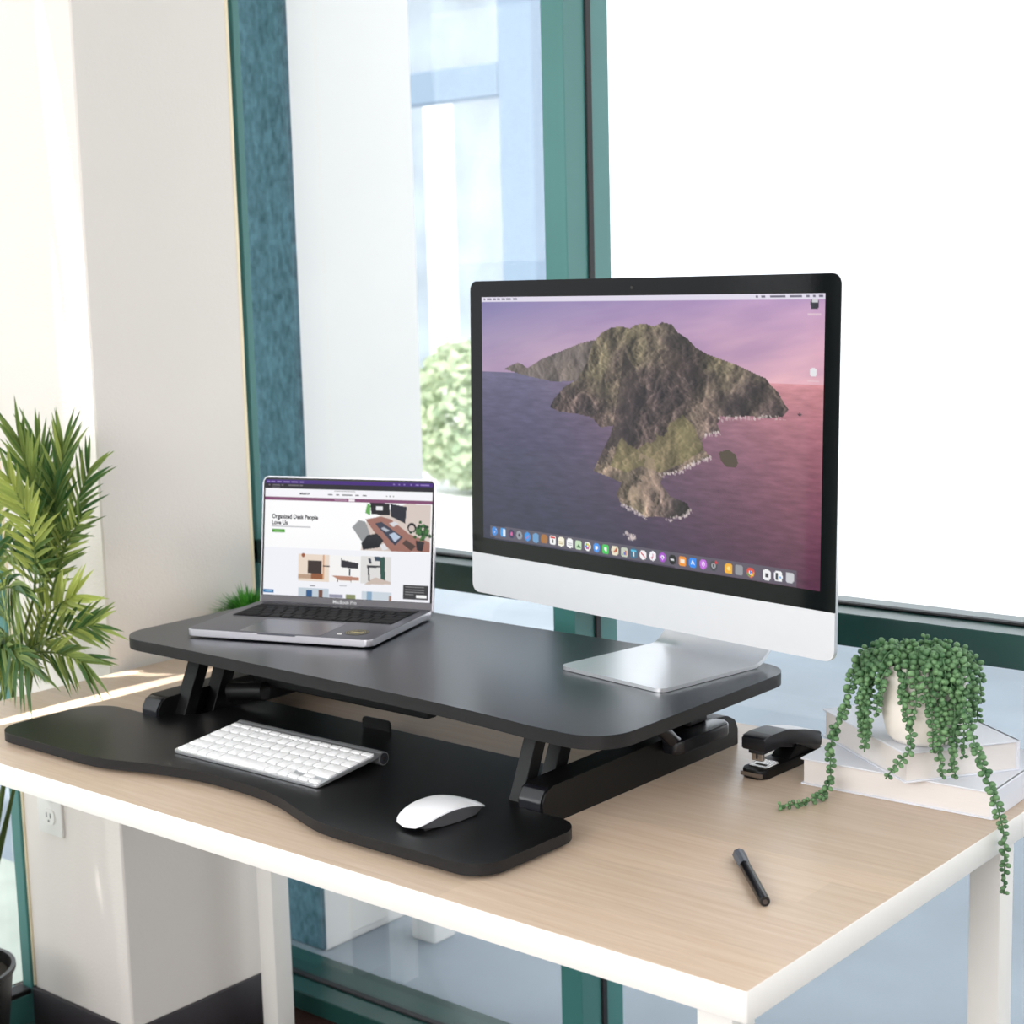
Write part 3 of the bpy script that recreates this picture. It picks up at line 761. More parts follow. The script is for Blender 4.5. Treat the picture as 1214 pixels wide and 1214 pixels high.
for _ in range(60):
    q = Zl((1045 + random.gauss(0, 24), 405 + random.gauss(0, 24))); P.disc(q[0], q[1], .014, random.choice(((44, 88, 44), (66, 116, 60), (30, 62, 36))))
P.poly(lp([(1000, 460), (1055, 470), (1040, 530), (1005, 520)]), (50, 46, 50)); P.poly(lp([(915, 480), (940, 455), (1000, 495), (970, 525)]), (84, 66, 62))
q = Zl((978, 380)); P.disc(q[0], q[1], .04, (30, 30, 34)); P.disc(q[0], q[1] + .008, .026, (206, 190, 184))
P.poly(lp([(838, 355), (870, 342), (895, 358), (862, 378)]), (214, 214, 220)); P.poly(lp([(775, 490), (805, 480), (825, 515), (790, 525)]), (226, 226, 230))
P.rect(0, .585, 1, 1, (244, 245, 251))
# product pictures
def prod(x0, y0, x1, y1, c): a = Zl((x0, y0)); b = Zl((x1, y1)); P.rect(a[0], a[1], b[0], b[1], c); return a, b
a, b = prod(265, 548, 450, 722, (236, 220, 204)); P.rect(a[0] + .06, a[1] + .05, a[0] + .145, a[1] + .16, (70, 62, 60)); P.rect(a[0] + .08, a[1] + .16, a[0] + .15, b[1] - .02, (150, 98, 70)); P.rect(a[0], b[1] - .06, a[0] + .08, b[1] - .02, (190, 160, 136)); P.rect(a[0] + .15, a[1], a[0] + .158, b[1] - .02, (216, 160, 120)); P.rect(a[0] + .15, a[1] + .09, b[0] + .005, a[1] + .10, (60, 50, 50)); P.disc(a[0] + .03, a[1] + .008, .018, (160, 96, 66))
a, b = prod(465, 553, 645, 728, (248, 247, 246)); P.poly(lp([(533, 582), (640, 605), (636, 640), (536, 630)]), (62, 62, 66)); P.rect(a[0] + .115, a[1] + .11, a[0] + .122, a[1] + .17, (70, 70, 74)); P.poly(lp([(470, 680), (640, 690), (640, 712), (520, 712)]), (186, 138, 118)); P.rect(a[0] + .045, b[1] - .025, a[0] + .05, b[1] - .002, (90, 76, 70)); P.rect(a[0] + .125, b[1] - .025, a[0] + .13, b[1] - .002, (90, 76, 70)); P.rect(a[0] + .065, a[1] + .02, a[0] + .07, a[1] + .1, (80, 80, 84))
a, b = prod(655, 558, 838, 735, (226, 224, 222)); P.poly(lp([(690, 615), (800, 620), (800, 632), (690, 628)]), (70, 70, 74)); P.poly(lp([(695, 628), (705, 628), (708, 715), (698, 715)]), (60, 60, 64)); P.poly(lp([(772, 568), (805, 562), (803, 720), (775, 722)]), (62, 92, 84)); P.poly(lp([(740, 562), (775, 562), (772, 590), (742, 590)]), (64, 80, 96)); P.poly(lp([(700, 575), (716, 570), (722, 604), (706, 606)]), (80, 84, 92)); P.poly(lp([(670, 735), (740, 690), (838, 720), (838, 735)]), (206, 190, 180))
for (x0, x1) in ((330, 365), (515, 560), (705, 780)): a = Zl((x0, 742)); b = Zl((x1, 748)); P.rect(a[0], a[1], b[0], b[1], (110, 110, 116), .8)
a, b = prod(258, 755, 445, 820, (196, 208, 218)); P.rect(a[0] + .05, a[1] + .02, a[0] + .085, 1, (60, 96, 140)); P.rect(a[0] + .125, a[1] + .015, a[0] + .15, 1, (120, 84, 70))
a, b = prod(450, 795, 535, 820, (150, 150, 170)); prod(555, 798, 615, 826, (140, 146, 106))
a, b = prod(655, 775, 838, 836, (206, 216, 224)); P.rect(a[0] + .03, a[1], a[0] + .06, 1, (140, 170, 196)); P.rect(a[0] + .16, a[1] + .03, a[0] + .175, 1, (170, 130, 110))
a = Zl((42, 766)); b = Zl((104, 790)); P.rect(a[0], a[1], b[0], b[1], (24, 110, 170)); P.rect(a[0] + .01, a[1] + .011, b[0] - .01, a[1] + .018, (200, 225, 240), .7)
a = Zl((916, 736)); b = Zl((1066, 832)); P.rect(a[0], a[1], b[0], b[1], (70, 70, 72))
for t in range(4): P.rect(a[0] + .01, a[1] + .015 + t * .02, a[0] + (.12 if t < 3 else .06), a[1] + .02 + t * .02, (190, 190, 192), .7)
P.rect(b[0] - .068, b[1] - .042, b[0] - .008, b[1] - .014, (250, 250, 250))
SW, SH, SX, SY = .2925, .1835, .0052, .0145
M_lscr = screen_mat('laptop_screen', .97, .08, .08)
scr = P.grid_obj('screen', SW, SH, M_lscr, lap, lidM @ Matrix.Translation((SX, SY, .0007)))
M_txtb = emit_mat('black_letters', (34, 34, 40), .9)
def st(name, body, size, uv, bold, m=M_txtb): text_obj(name, body, size, m, scr, lidM @ Matrix.Translation((SX + uv[0] * SW, SY + (1 - uv[1]) * SH, .0010)) @ Matrix.Diagonal((.88, 1, 1, 1)), bold)
st('headline_text', 'Organized Desk People\nLove Us', .0098, (.045, .335), .00030)
st('logo_text', 'MOUNT-IT!', .0039, (.213, .124), .00024)

# ------------------------------------------------------------------ keyboard
KB = thing('wireless_keyboard', 'thin white wireless keyboard on a silver base lying on the black tray', 'keyboard', (-.989, .1322, tz), R(1.08))
KW, KD = .2785, .130
tilt = math.atan2(.0125, .118)
kM = Matrix.Translation((0, 0, .0022)) @ Matrix.Rotation(tilt, 4, 'X')
bm = new_bm(); prism(bm, rounded([(0, 0), (KW, 0), (KW, KD - .006), (0, KD - .006)], [.006, .006, .002, .002], 6), -.0015, .0022, .0005, 2, kM); obj('base_plate', bm, M_alu, KB, True, 30)
bm = new_bm(); box(bm, .004, KW - .004, .004, .010, 0, .003, .001, 1); obj('foot_strip', bm, M_slot, KB)
bm = new_bm(); tube(bm, [(.0, KD - .009, .0092), (KW, KD - .009, .0092)], .0090, 24)
tb = obj('battery_tube', bm, M_alu, KB)
for sx, x0 in ((0, -.0003), (1, KW - .0004)):
    bm = new_bm(); tube(bm, [(x0, KD - .009, .0092), (x0 + .0008, KD - .009, .0092)], .0075, 20); cp = obj('battery_cap', bm, M_gray, tb)
    bm = new_bm(); tube(bm, [(x0 - .0003, KD - .009, .0092), (x0 + .0013, KD - .009, .0092)], .0030, 14); obj('cap_slot', bm, M_slot, cp)
rows_k = [(.1005, .0085, [1.0] * 14), (.0815, .0165, [1] * 13 + [1.5]), (.0625, .0165, [1.5] + [1] * 13), (.0435, .0165, [1.8] + [1] * 11 + [1.8]), (.0245, .0165, [2.3] + [1] * 10 + [2.3]), (.0048, .0172, [1, 1, 1, 1.25, 5.2, 1.25, 1])]
cache = {}
def add_key(x, y, w, h):
    key = (round(w, 5), h)
    if key not in cache:
        bm = new_bm(); prism(bm, rounded([(0, 0), (w, 0), (w, h), (0, h)], .0018, 4), .0020, .0044, .0006, 2)
        o = obj('key', bm, M_key, KB, True, 30); cache[key] = o
    else:
        o = cache[key].copy(); COL.objects.link(o)
    o.matrix_local = kM @ Matrix.Translation((x, y, 0))
xa, xb, g = .0045, KW - .0045, .0027
for (y, h, ws) in rows_k:
    xe = xb if y > .01 else xb - 3 * (.0163 + g)
    unit = (xe - xa - g * (len(ws) - 1)) / sum(ws); x = xa
    for w in ws: add_key(x, y, w * unit, h); x += w * unit + g
aw = .0163; ax = xb - 3 * aw - 2 * g
add_key(ax, .0048, aw, .0080); add_key(ax + aw + g, .0048, aw, .0080); add_key(ax + 2 * (aw + g), .0048, aw, .0080); add_key(ax + aw + g, .0140, aw, .0080)

# ------------------------------------------------------------------ mouse
ms = thing('computer_mouse', 'arched glossy white wireless mouse on the right side of the black tray', 'mouse', (-.508, .146, tz), R(-7))
def mouse_surface(bm, wid, ln, z_of, nu=20, nv=36, zmin=None):
    g = []
    for j in range(nv + 1):
        t = -1 + 2 * j / nv; y = t * ln / 2
        hw = wid / 2 * (1 - abs(t) ** 3.2) ** (1 / 3.2) if abs(t) < 1 else 0.0006
        hw = max(hw, .0006)
        g.append([bm.verts.new((hw * (-1 + 2 * i / nu), y, z_of(-1 + 2 * i / nu, t))) for i in range(nu + 1)])
    return g
def skin(bm, A, B):
    nv, nu = len(A), len(A[0])
    for j in range(nv - 1):
        for i in range(nu - 1):
            bm.faces.new((A[j][i], A[j][i + 1], A[j + 1][i + 1], A[j + 1][i])); bm.faces.new((B[j][i], B[j + 1][i], B[j + 1][i + 1], B[j][i + 1]))
        bm.faces.new((A[j][0], A[j + 1][0], B[j + 1][0], B[j][0])); bm.faces.new((A[j][-1], B[j][-1], B[j + 1][-1], A[j + 1][-1]))
    for i in range(nu - 1):
        bm.faces.new((A[0][i], B[0][i], B[0][i + 1], A[0][i + 1])); bm.faces.new((A[-1][i], A[-1][i + 1], B[-1][i + 1], B[-1][i]))
def ztop(s, t): return .0075 + .0150 * (1 - abs(t) ** 2.1) - .0028 * s * s * (1 - .4 * t * t)
def zlow(s, t): return ztop(s, t) - .0016 - .0012 * (1 - s * s)
bm = new_bm(); A = mouse_surface(bm, .0575, .1135, ztop); B = mouse_surface(bm, .0575, .1135, zlow); skin(bm, A, B); obj('top_shell', bm, M_mouse, ms, True, 50)
def zbot(s, t): return .0008 + .0035 * t * t
bm = new_bm(); A = mouse_surface(bm, .0545, .1085, lambda s, t: zlow(s, t * .955) + .0004); B = mouse_surface(bm, .0480, .1020, zbot); skin(bm, A, B); obj('base_shell', bm, M_mousebase, ms, True, 50)
bm = new_bm()
for fx in (-.017, .017): box(bm, fx - .002, fx + .002, -.04, .04, 0, .0035, .0006, 1)
obj('glide_strip', bm, M_slot, ms)

# ------------------------------------------------------------------ stapler
stp = thing('stapler', 'black desktop stapler with a chrome nose beside the stacked white books', 'stapler', (-.328, .537, 0), R(-2))
bm = new_bm(); prism(bm, rounded([(-.018, 0), (.018, 0), (.018, .145), (-.018, .145)], [.010, .010, .006, .006], 6), .0005, .0125, .002, 2); obj('base', bm, M_bmetal, stp)
bm = new_bm(); prism(bm, rounded([(-.0145, .012), (.0145, .012), (.0145, .045), (-.0145, .045)], .004, 4), .0125, .0142, .0004, 1); anv = obj('anvil', bm, M_steel, stp)
bm = new_bm(); box(bm, -.008, .008, .021, .024, .0140, .0149); obj('crimp_groove', bm, M_slot, anv)
bm = new_bm(); prism(bm, rounded([(-.0165, -.0008), (.0165, -.0008), (.0165, .0006), (-.0165, .0006)], 0), .0035, .0085); obj('front_trim', bm, mat('taupe_trim', (96, 84, 74), .4), stp)
def px(pts, x0, x1, bev=.002): 
    bm = new_bm(); prism_x(bm, pts, x0, x1, bev, 3); return bm
armp = rounded([(.004, .0365), (.050, .0385), (.085, .030), (.128, .012), (.140, .014), (.142, .030), (.136, .036), (.100, .0465), (.060, .0555), (.022, .0565), (.004, .0545)], [.002, .006, .01, .003, .003, .006, .006, .02, .02, .012, .003], 5)
obj('top_arm', px(armp, -.0175, .0175, .0025), M_bsheen, stp, True, 35)
obj('magazine', px([(.010, .031), (.050, .0335), (.125, .014), (.128, .018), (.060, .040), (.010, .039)], -.0115, .0115, .0008), mat('dark_steel', (70, 70, 74), .35, metal=.8), stp)
bm = new_bm(); box(bm, -.0085, .0085, .012, .018, .0215, .037, .0006, 1); nose = obj('nose', bm, M_steel, stp)
bm = new_bm(); box(bm, -.0012, .0012, .0112, .013, .024, .035); obj('staple_slot', bm, M_slot, nose)
obj('hinge_bracket', px([(.066, .0120), (.138, .0120), (.138, .030), (.110, .036), (.090, .032)], -.0145, .0145, .0015), M_bmetal, stp)

# ------------------------------------------------------------------ pen
a = Vector((-.186, .281, .0068)); b = Vector((-.091, .181, .0060)); dd = b - a
pen = thing('marker_pen', 'black felt pen with a grey cap lying near the front right of the desk', 'pen', (a.x, a.y, 0), math.atan2(dd.y, dd.x))
ln = Vector((dd.x, dd.y)).length
bm = new_bm(); tube(bm, [(.034, 0, .0063), (.06, 0, .0062), (.11, 0, .0060), (ln - .002, 0, .0057), (ln, 0, .0057)], [.0060, .0062, .0060, .0057, .0052], 20); brl = obj('barrel', bm, mat('black_pen_plastic', (18, 18, 22), .25, spec=.6), pen)
bm = new_bm(); tube(bm, [(ln - .0003, 0, .0057), (ln + .0004, 0, .0057)], .0026, 14); obj('end_plug', bm, mat('dark_brown_plug', (70, 60, 56), .6), brl)
bm = new_bm(); tube(bm, [(0, 0, .0066), (.002, 0, .0066), (.018, 0, .0066), (.026, 0, .0064), (.036, 0, .0063)], [.0058, .0074, .0076, .0068, .0064], 8); obj('cap', bm, mat('grey_pen_cap', (88, 92, 100), .45), pen)
bm = new_bm(); box(bm, .006, .040, -.0014, .0014, .0130, .0146, .0005, 1); obj('clip', bm, mat('grey_pen_clip', (108, 112, 120), .4), pen)

# ------------------------------------------------------------------ books
def book(name, label, loc, rz, w, d, t, ct=.0022, ov=.0035, group='white books under the succulent'):
    o = thing(name, label, 'book', loc, rz, group)
    bm = new_bm(); prism(bm, rounded([(0, 0), (w, 0), (w, d), (0, d)], .002, 3), 0, ct, .0006, 1); obj('back_cover', bm, M_cover, o, True, 30)
    bm = new_bm(); prism(bm, rounded([(0, 0), (w, 0), (w, d), (0, d)], .002, 3), t - ct, t, .0006, 1); obj('front_cover', bm, M_cover, o, True, 30)
    bm = new_bm(); box(bm, ov, w - .003, ov, d - ov, ct, t - ct); obj('page_block', bm, M_paper, o, False)
    return o
b1 = book('hardback_book', 'thick white hardback lying flat on the desk under another white book', (-.268, .556, 0), R(2), .252, .186, .0345)
bm = new_bm(); prism_x(bm, rounded([(.0, .0), (.186, .0), (.186, .0345), (.0, .0345)], .002, 3), .249, .2535, .0008, 1); obj('spine', bm, M_cover, b1)
# upper book is turned; its front corner overhangs
b2 = book('hardback_book', 'smaller white book turned askew on top of a thicker one, carrying the potted succulent', (-.2935, .657, .0345), R(-34.2), .2175, .156, .0375)
bm = new_bm(); prism(bm, rounded([(.0, .1525), (.2175, .1525), (.2175, .1565), (.0, .1565)], .001, 2), 0, .0375, .0005, 1); obj('spine', bm, M_cover, b2)

# ------------------------------------------------------------------ trailing succulent
PX, PY, PZ = -.123, .602, .072
suc = thing('potted_succulent', 'trailing bead-leaved succulent in a round white pot on the stacked books', 'plant', (PX, PY, PZ))
bm = new_bm()
prof = [(.028, 0), (.037, .001), (.044, .008), (.0495, .032), (.0515, .058), (.0505, .086), (.0495, .096), (.047, .098), (.0455, .096), (.0455, .082), (.002, .082)]
lathe(bm, prof, 48); obj('pot', bm, M_pot, suc, True, 40)
bm = new_bm(); lathe(bm, [(.001, .0825), (.0445, .0825), (.0445, .088), (.02, .091), (.001, .092)], 32); obj('soil', bm, M_soil, suc)
ico = bmesh.new(); bmesh.ops.create_icosphere(ico, subdivisions=2, radius=1.0)
ICV = [v.co.copy() for v in ico.verts]; ICF = [[v.index for v in f.verts] for f in ico.faces]; ico.free()
def strand(path, rad=.0036, step=.0062, seed=0, dens=2):
    rnd = random.Random(seed)
    V = []; F = []; T = []
    path = [Vector(p) for p in path]
    # stem
    sb = bmesh.new(); tube(sb, path, .0010, 6); sb.verts.ensure_lookup_table(); sb.verts.index_update()
    for vv in sb.verts: V.append(tuple(vv.co)); T.append(.35)
    for f in sb.faces: F.append([vv.index for vv in f.verts])
    sb.free()
    L = [0]
    for p, q in zip(path[:-1], path[1:]): L.append(L[-1] + (q - p).length)
    s = .003
    while s < L[-1]:
        k = max(i for i in range(len(L)) if L[i] <= s); k = min(k, len(path) - 2)
        f = (s - L[k]) / max(L[k + 1] - L[k], 1e-6); p = path[k].lerp(path[k + 1], f); t = (path[k + 1] - path[k]).normalized()
        ref = Vector((rnd.gauss(0, 1), rnd.gauss(0, 1), rnd.gauss(0, 1)))
        uu = (ref - t * ref.dot(t)).normalized()
        tap = 1.0 - .35 * (s / L[-1]) ** 3
        for m in range(dens):
            an = m * 2 * PI / dens + rnd.uniform(-.5, .5)
            d = (Matrix.Rotation(an, 3, t) @ uu); d = (d + t * rnd.uniform(-.1, .5)).normalized()
            r = rad * rnd.uniform(.82, 1.12) * tap
            c = p + d * (r * 1.15 + .0008)
            q = Vector((0, 0, 1)).rotation_difference(d)
            off = len(V); tone = min(1, max(0, rnd.gauss(.45, .2)))
            for cv in ICV:
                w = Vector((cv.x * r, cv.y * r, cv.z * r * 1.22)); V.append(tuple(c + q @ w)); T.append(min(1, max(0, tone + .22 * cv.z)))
            for ff in ICF: F.append([off + i for i in ff])
        s += step * rnd.uniform(.85, 1.15)
    me = bpy.data.meshes.new('strand'); me.from_pydata(V, [], F); me.update()
    at = me.attributes.new('tone', 'FLOAT', 'POINT'); at.data.foreach_set('value', T)
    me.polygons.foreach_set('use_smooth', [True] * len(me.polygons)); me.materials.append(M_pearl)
    o = bpy.data.objects.new('strand', me); COL.objects.link(o); o.parent = suc
    return o
def W(p): return (p[0] - PX, p[1] - PY, p[2] - PZ)
# the two long trails and the one over the front corner of the upper book
strand(spline([W(p) for p in [(-.110, .595, .166), (-.082, .580, .182), (-.066, .572, .168), (-.054, .566, .134), (-.042, .562, .100), (-.024, .550, .070), (-.004, .535, .045), (.006, .532, .022), (.010, .535, .000), (.011, .538, -.030), (.010, .540, -.076)]], 44), .0037, .0066, 1)
strand(spline([W(p) for p in [(-.160, .597, .166), (-.185, .582, .182), (-.197, .566, .158), (-.203, .552, .108), (-.214, .543, .078), (-.216, .540, .045), (-.214, .536, .020), (-.214, .520, .007), (-.216, .495, .0060), (-.224, .470, .0055), (-.236, .452, .0055)]], 44), .0037, .0066, 2)
strand(spline([W(p) for p in [(-.138, .585, .166), (-.130, .552, .172), (-.118, .540, .135), (-.105, .530, .100), (-.100, .524, .084), (-.108, .516, .070), (-.118, .510, .056), (-.124, .506, .046)]], 30), .0036, .0066, 3)
rnd = random.Random(11)
k = 0
def hang(az, zend, r1, rr=.0038, st_=.0074):
    global k
    k += 1; an = R(az); ca, sa = math.cos(an), math.sin(an); zt = .103 + rnd.uniform(0, .014); r0 = rnd.uniform(.012, .030)
    z1 = zt - .018
    pts = [(r0 * ca, r0 * sa, .090), ((r0 + .012) * ca, (r0 + .012) * sa, zt), (.050 * ca, .050 * sa, zt + .001), (r1 * ca, r1 * sa, z1)]
    for t_ in (.35, .7, 1.0):
        a2 = an + rnd.uniform(-.05, .05); pts.append(((r1 + .004 * t_ + rnd.uniform(-.001, .002)) * math.cos(a2), (r1 + .004 * t_) * math.sin(a2), z1 + (zend - z1) * t_))
    strand(spline(pts, 24), rr, st_, 20 + k)
for az, ze in ((-178, .03), (-168, .012), (-160, .045), (-153, -.004), (-147, .022), (-140, -.014), (-134, .010), (-128, -.004), (-120, .036), (-110, .058), (-84, .052), (-74, .030), (-63, .048), (-54, .006), (-47, -.026), (-41, .012), (-35, -.020), (-29, -.032), (-22, -.006), (-13, .014), (-2, .034), (20, .05), (160, .05)):
    hang(az, ze, .0605 + rnd.uniform(0, .007) + (.005 if az < -125 else 0))
for k2 in range(24):
    an = rnd.uniform(0, 2 * PI); r0 = rnd.uniform(.004, .034); r1 = r0 + rnd.uniform(.004, .018); hh = rnd.uniform(.018, .038) * (1.15 - r0 * 9)
    ca, sa = math.cos(an), math.sin(an)
    strand(spline([(r0 * ca, r0 * sa, .088), (.5 * (r0 + r1) * ca, .5 * (r0 + r1) * sa, .088 + hh * .6), (r1 * ca, r1 * sa, .088 + hh)], 8), .0038, .0068, 80 + k2)

# ------------------------------------------------------------------ little grass pot behind the laptop
gp = thing('grass_plant', 'small tuft of artificial grass in a pot behind the laptop', 'plant', (-1.448, .668, 0))
bm = new_bm(); lathe(bm, [(.026, 0), (.030, .002), (.037, .058), (.038, .062), (.035, .062), (.034, .054), (.001, .054)], 32); obj('pot', bm, M_pot, gp)
V = []; F = []; T = []; rnd = random.Random(5)
for k in range(620):
    th = rnd.uniform(0, 2 * PI); ph_ = math.acos(rnd.uniform(.02, 1)); 
    d = Vector((math.sin(ph_) * math.cos(th), math.sin(ph_) * math.sin(th), math.cos(ph_))); s = Vector((-math.sin(th), math.cos(th), 0))
    ln = rnd.uniform(.040, .060); b0 = Vector((d.x * .020, d.y * .020, .058)); mid = b0 + d * ln * .55 + Vector((0, 0, .006)); tip = b0 + d * ln + Vector((0, 0, rnd.uniform(-.008, .008)))
    tip.x = max(tip.x, -.066)
    o0 = len(V); w = .0016; tn = min(1, max(0, rnd.gauss(.45, .25)))
    for p, ww, tt in ((b0, w * .7, tn * .4), (mid, w, tn), (tip, .0002, tn + .2)):
        V.append(tuple(p - s * ww)); V.append(tuple(p + s * ww)); T += [min(1, tt)] * 2
    F += [(o0, o0 + 1, o0 + 3, o0 + 2), (o0 + 2, o0 + 3, o0 + 5, o0 + 4)]
me = bpy.data.meshes.new('grass_blades'); me.from_pydata(V, [], F); me.update(); at = me.attributes.new('tone', 'FLOAT', 'POINT'); at.data.foreach_set('value', T); me.materials.append(M_grass)
o = bpy.data.objects.new('grass_blades', me); COL.objects.link(o); o.parent = gp

# ------------------------------------------------------------------ palm in a floor pot
PB = (-1.70, .19, FL)
palm = thing('potted_palm', 'leafy green palm rising from a black floor pot at the left end of the desk', 'plant', PB)
bm = new_bm(); lathe(bm, [(.062, 0), (.068, .003), (.096, .228), (.101, .232), (.101, .240), (.094, .240), (.090, .215), (.001, .215)], 48); obj('pot', bm, M_potblack, palm)
bm = new_bm(); lathe(bm, [(.001, .2155), (.090, .2155), (.089, .222), (.04, .226), (.001, .228)], 32); obj('soil', bm, M_soil, palm)
def frond(pts, n, leaf, wid=.0048, tone=(.2, .18), start=.25, spread=48, droop=.25, seed=0, up=None):
    rnd = random.Random(seed)
    path = spline([(p[0] - PB[0], p[1] - PB[1], p[2] - PB[2]) for p in pts], 40)
    V = []; F = []; T = []
    sb = bmesh.new(); tube(sb, path, [.0034 * (1 - .75 * i / 40) + .0004 for i in range(41)], 6); sb.verts.index_update()
    for vv in sb.verts: V.append(tuple(vv.co)); T.append(.25)
    for f in sb.faces: F.append([vv.index for vv in f.verts])
    sb.free()
    view = Vector((.62, -.75, .2)) if up is None else Vector(up)
    for k in range(n):
        f = start + (1 - start) * k / (n - 1); i = min(int(f * 40), 39); p = path[i]; t = (path[i + 1] - path[i]).normalized()
        side = t.cross(view).normalized(); nrm_ = side.cross(t).normalized()
        prof = math.sin(PI * min(1, .18 + .82 * (1 - (k / (n - 1)) * .72))) ** .5
        for sg in (-1, 1):
            sp = R(spread * (1 - .62 * (k / (n - 1)) ** 1.5) + rnd.uniform(-6, 6))
            d = (t * math.cos(sp) + side * sg * math.sin(sp) + nrm_ * rnd.uniform(.05, .45)).normalized()
            ll = leaf * (.45 + .55 * prof) * rnd.uniform(.85, 1.12); tn = min(1, max(0, rnd.gauss(*tone)))
            wv = d.cross(nrm_).normalized() * wid * .82; fold = nrm_ * wid * .35
            off = len(V); S = 5
            for q in range(S + 1):
                x = q / S; w = max(.02, math.sin(PI * (.10 + .90 * x) ** .8)) if x < 1 else .02
                c = p + d * ll * x + Vector((0, 0, -1)) * droop * ll * x * x
                V += [tuple(c - wv * w + fold * w), tuple(c), tuple(c + wv * w + fold * w)]
                T += [min(1, tn + .12), max(0, tn - .1), min(1, tn + .05)]
            for q in range(S):
                o0 = off + q * 3
                F += [(o0, o0 + 1, o0 + 4, o0 + 3), (o0 + 1, o0 + 2, o0 + 5, o0 + 4)]
    me = bpy.data.meshes.new('frond'); me.from_pydata(V, [], F); me.update()
    at = me.attributes.new('tone', 'FLOAT', 'POINT'); at.data.foreach_set('value', T); me.materials.append(M_palm)
    me.polygons.foreach_set('use_smooth', [True] * len(me.polygons))
    o = bpy.data.objects.new('frond', me); COL.objects.link(o); o.parent = palm; return o
root = lambda dx, dy: (PB[0] + dx, PB[1] + dy, FL + .22)
S0 = (-1.640, .29, -.20); S1 = (-1.545, .285, .04)
FR = [
    # upright fan
    ([root(.01, .02), S0, S1, (-1.507, .285, .20), (-1.490, .27, .33), (-1.487, .25, .415)], 22, .085, .0042, (.25, .18), .62, 32, .05),
    ([root(.02, .02), S0, S1, (-1.495, .29, .20), (-1.470, .30, .32), (-1.455, .31, .40)], 22, .080, .0042, (.25, .18), .62, 32, .05),
    ([root(.03, .0), S0, S1, (-1.500, .31, .18), (-1.476, .33, .28), (-1.440, .345, .36)], 20, .085, .0040, (.2, .15), .58, 40, .12),
    ([root(.0, .0), (-1.645, .27, -.2), (-1.56, .26, .03), (-1.475, .25, .17), (-1.440, .23, .28), (-1.445, .20, .36)], 20, .090, .0048, (.75, .2), .60, 40, .2),
    ([root(-.02, .0), (-1.66, .25, -.2), (-1.60, .25, .05), (-1.56, .24, .20), (-1.54, .22, .33), (-1.56, .2, .42)], 22, .090, .0046, (.35, .25), .55, 42, .15),
    ([root(.01, .01), S0, S1, (-1.520, .30, .19), (-1.515, .31, .31), (-1.530, .31, .40)], 22, .080, .0042, (.12, .12), .60, 34, .08),
    ([root(.01, .0), S0, S1, (-1.505, .295, .18), (-1.48, .30, .27), (-1.46, .29, .335)], 20, .075, .0042, (.12, .12), .60, 38, .1),
    ([root(.03, .0), S0, S1, (-1.495, .30, .17), (-1.465, .31, .24), (-1.415, .31, .29)], 20, .070, .0034, (.45, .2), .56, 44, .1),
    # middle left
    ([root(-.01, -.02), (-1.66, .22, -.2), (-1.60, .22, .06), (-1.54, .21, .15), (-1.475, .20, .185), (-1.42, .19, .185)], 18, .095, .0050, (.2, .2), .55, 48, .4),
    ([root(-.03, .01), (-1.68, .24, -.2), (-1.64, .25, .08), (-1.60, .25, .19), (-1.55, .25, .24), (-1.50, .25, .25)], 18, .100, .0050, (.4, .25), .55, 48, .35),
    # lower right, lying over the desk edge
    ([root(.02, .02), (-1.64, .27, -.2), (-1.585, .275, .01), (-1.530, .275, .085), (-1.460, .275, .14), (-1.405, .28, .168)], 20, .095, .0052, (.85, .2), .52, 44, .05),
    ([root(.02, -.01), (-1.63, .24, -.2), (-1.575, .24, -.01), (-1.500, .235, .062), (-1.400, .23, .085), (-1.325, .235, .078)], 24, .090, .0050, (.32, .2), .50, 40, .15),
    ([root(.02, .01), (-1.63, .25, -.2), (-1.575, .25, .0), (-1.510, .255, .07), (-1.430, .27, .105), (-1.365, .285, .125)], 22, .095, .0046, (.4, .25), .50, 40, .1),
    ([root(.01, -.03), (-1.63, .19, -.2), (-1.575, .19, .0), (-1.510, .18, .075), (-1.430, .17, .095), (-1.365, .165, .075)], 22, .080, .0054, (.15, .15), .52, 46, .3),
    ([root(.0, -.03), (-1.64, .19, -.2), (-1.60, .19, .02), (-1.560, .185, .09), (-1.500, .18, .115), (-1.45, .175, .10)], 20, .085, .0054, (.3, .2), .52, 50, .4),
    ([root(-.02, -.02), (-1.67, .2, -.2), (-1.65, .2, .02), (-1.62, .2, .10), (-1.57, .2, .13), (-1.52, .195, .12)], 18, .090, .0054, (.35, .25), .52, 50, .4),
]
for i, f in enumerate(FR): frond(*f, seed=300 + i)
bm = new_bm(); tube(bm, [(.0, .0, .21), (.01, .06, .54), (.06, .07, .70)], [.009, .007, .004], 10); obj('trunk', bm, M_palmstem, palm)

